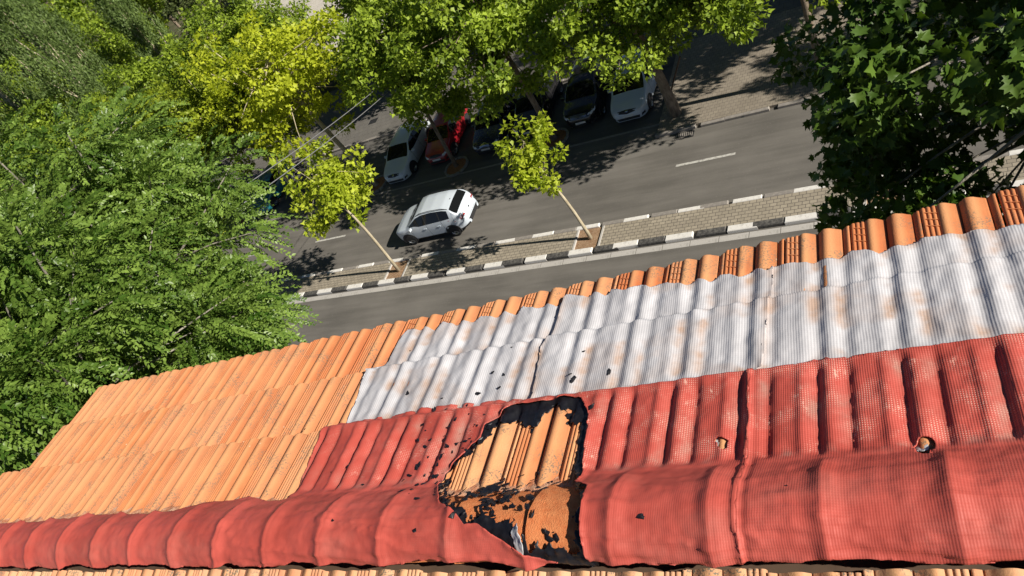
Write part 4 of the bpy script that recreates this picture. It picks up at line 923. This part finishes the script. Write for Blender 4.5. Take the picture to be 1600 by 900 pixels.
    for s in (-1, 1):
        y = s * (wat(fm) + .02)
        V3 = [(X(fm) + a, y + s * b, zb_ + c) for a, b, c in ((.05, 0, 0), (.05, .17, .02), (.05, .17, .12), (.05, 0, .11), (-.05, 0, 0), (-.04, .19, .01), (-.04, .19, .13), (-.05, 0, .12))]
        MB().add(V3, [(0, 1, 2, 3), (7, 6, 5, 4), (0, 4, 5, 1), (1, 5, 6, 2), (2, 6, 7, 3), (3, 7, 4, 0)]).build('mirror', P, e)
        for q in spec['handles']:
            yy = s * (wat(q) * .995); MB().box(X(q) - .09, X(q) + .09, min(yy, yy + s * .025), max(yy, yy + s * .025), zb_ - .17, zb_ - .14).build('door_handle', P, e)
        if spec.get('rails'):
            pts = [(X(q), s * W / 2 * wr * 1.0, zat(q) - .03 + (.05 if 0 < i < 6 else 0.0)) for i, q in enumerate(np.linspace(spec['ws'][1] + .03, spec['rw'][0] - .01, 7))]
            MB().tube(pts, .016, 6).build('roof_rail', M['plastic'], e, smooth=True)
    for s in (.05, -.45):
        f0, f1 = spec['ws'][0] + .005, spec['ws'][0] + .055
        MB().tube([(X(f0), s, zat(f0) + .02), (X(f1), s + .42, zat(f1) + .012)], .009, 5).build('wiper', M['plastic'], e)
    MB().tube([(X(spec['rw'][0] - .03), 0, zat(spec['rw'][0] - .03)), (X(spec['rw'][0] - .01), 0, zat(spec['rw'][0] - .01) + .07)], [.025, .006], 6).build('aerial', M['plastic'], e)
    return e
PLAN = [(0, .60), (.012, .72), (.035, .84), (.08, .93), (.16, .985), (.3, 1), (.75, 1), (.88, .975), (.955, .90), (.985, .83), (1, .70)]
hatch = dict(L=4.3, W=1.8, H=1.45, top=[(0, .50), (.012, .66), (.05, .76), (.14, .86), (.25, .96), (.44, 1.40), (.56, 1.455), (.72, 1.44), (.86, 1.36), (.955, 1.00), (.975, .92), (1, .55)],
             plan=PLAN, belt=[(0, .80), (.2, .88), (.5, .93), (.9, 1.0), (1, 1.0)], sill=[(0, .24), (.1, .19), (.9, .21), (1, .32)], ws=(.262, .425), rw=(.865, .95), sideglass=[(.33, .545), (.565, .74), (.755, .84)], seams=(.33, .555, .745), axles=(.195, .80), lampz=.64, tail=((.66, .86), (.90, .84), (.93, 1.0), (.70, .98)), mirror=.345, handles=(.52, .70), wheel=.315)
suv = dict(hatch, L=4.40, W=1.84, H=1.60, top=[(0, .56), (.01, .74), (.04, .88), (.12, .99), (.235, 1.07), (.41, 1.50), (.50, 1.585), (.64, 1.605), (.78, 1.57), (.87, 1.48), (.955, 1.12), (.985, 1.02), (1, .60)], plan=[(0, .50), (.012, .66), (.04, .84), (.09, .945), (.17, .99), (.3, 1), (.75, 1), (.87, .97), (.94, .90), (.98, .80), (1, .62)], roofw=.70, belt=[(0, .9), (.2, .98), (.5, 1.04), (.9, 1.10), (1, 1.1)], sill=[(0, .30), (.1, .25), (.9, .27), (1, .38)],
           ws=(.245, .385), rw=(.865, .945), sideglass=[(.29, .505), (.525, .70), (.715, .84)], seams=(.28, .515, .72), lampz=.78, tail=((.52, .90), (.80, .84), (.955, .86), (.96, 1.00), (.80, 1.02), (.56, .98)), mirror=.315, handles=(.48, .67), wheel=.34, clad=True, rails=True, rplate=.72, emblem=None)
HD = -math.pi / 2                      # parked cars point their noses at the road
car('moving_car', dict(suv, paint=M['car_white']), (-22.2, 21.2), math.pi + R(1), 'white compact suv with roof rails driving along the sunlit road')
PK = 'cars parked nose out under the plane trees'
car('parked_car', dict(hatch, paint=M['car_white2'], emblem='diamond', L=4.4), (-26.95, 27.45), HD + R(0), 'silver white hatchback with diamond badge, leftmost of the parked cars', PK)
car('parked_car', dict(hatch, paint=M['car_red'], L=3.9, W=1.68, emblem=None), (-24.3, 27.95), HD, 'red hatchback parked beside the silver white hatchback', PK)
car('parked_car', dict(hatch, paint=M['car_navy'], emblem='chevron', L=4.4), (-21.0, 28.0), HD, 'dark navy hatchback with chevron badge right of the red car', PK)
car('parked_car', dict(hatch, paint=M['car_black'], L=4.1), (-18.6, 28.3), HD, 'black hatchback in deep shade, left of the slim trunk', PK)
car('parked_car', dict(suv, paint=M['car_black'], bars=True, L=4.4), (-15.55, 28.1), HD, 'black car with barred chrome grille left of the white hatchback', PK)
car('parked_car', dict(hatch, paint=M['car_white'], emblem='oval', L=4.35), (-13.05, 27.65), HD, 'white hatchback with wide black grille, rightmost of the parked cars', PK)
car('parked_car', dict(hatch, paint=M['car_teal'], L=4.2), (-38.9, 27.6), HD, 'teal car parked in shade behind the young plane crown', PK)
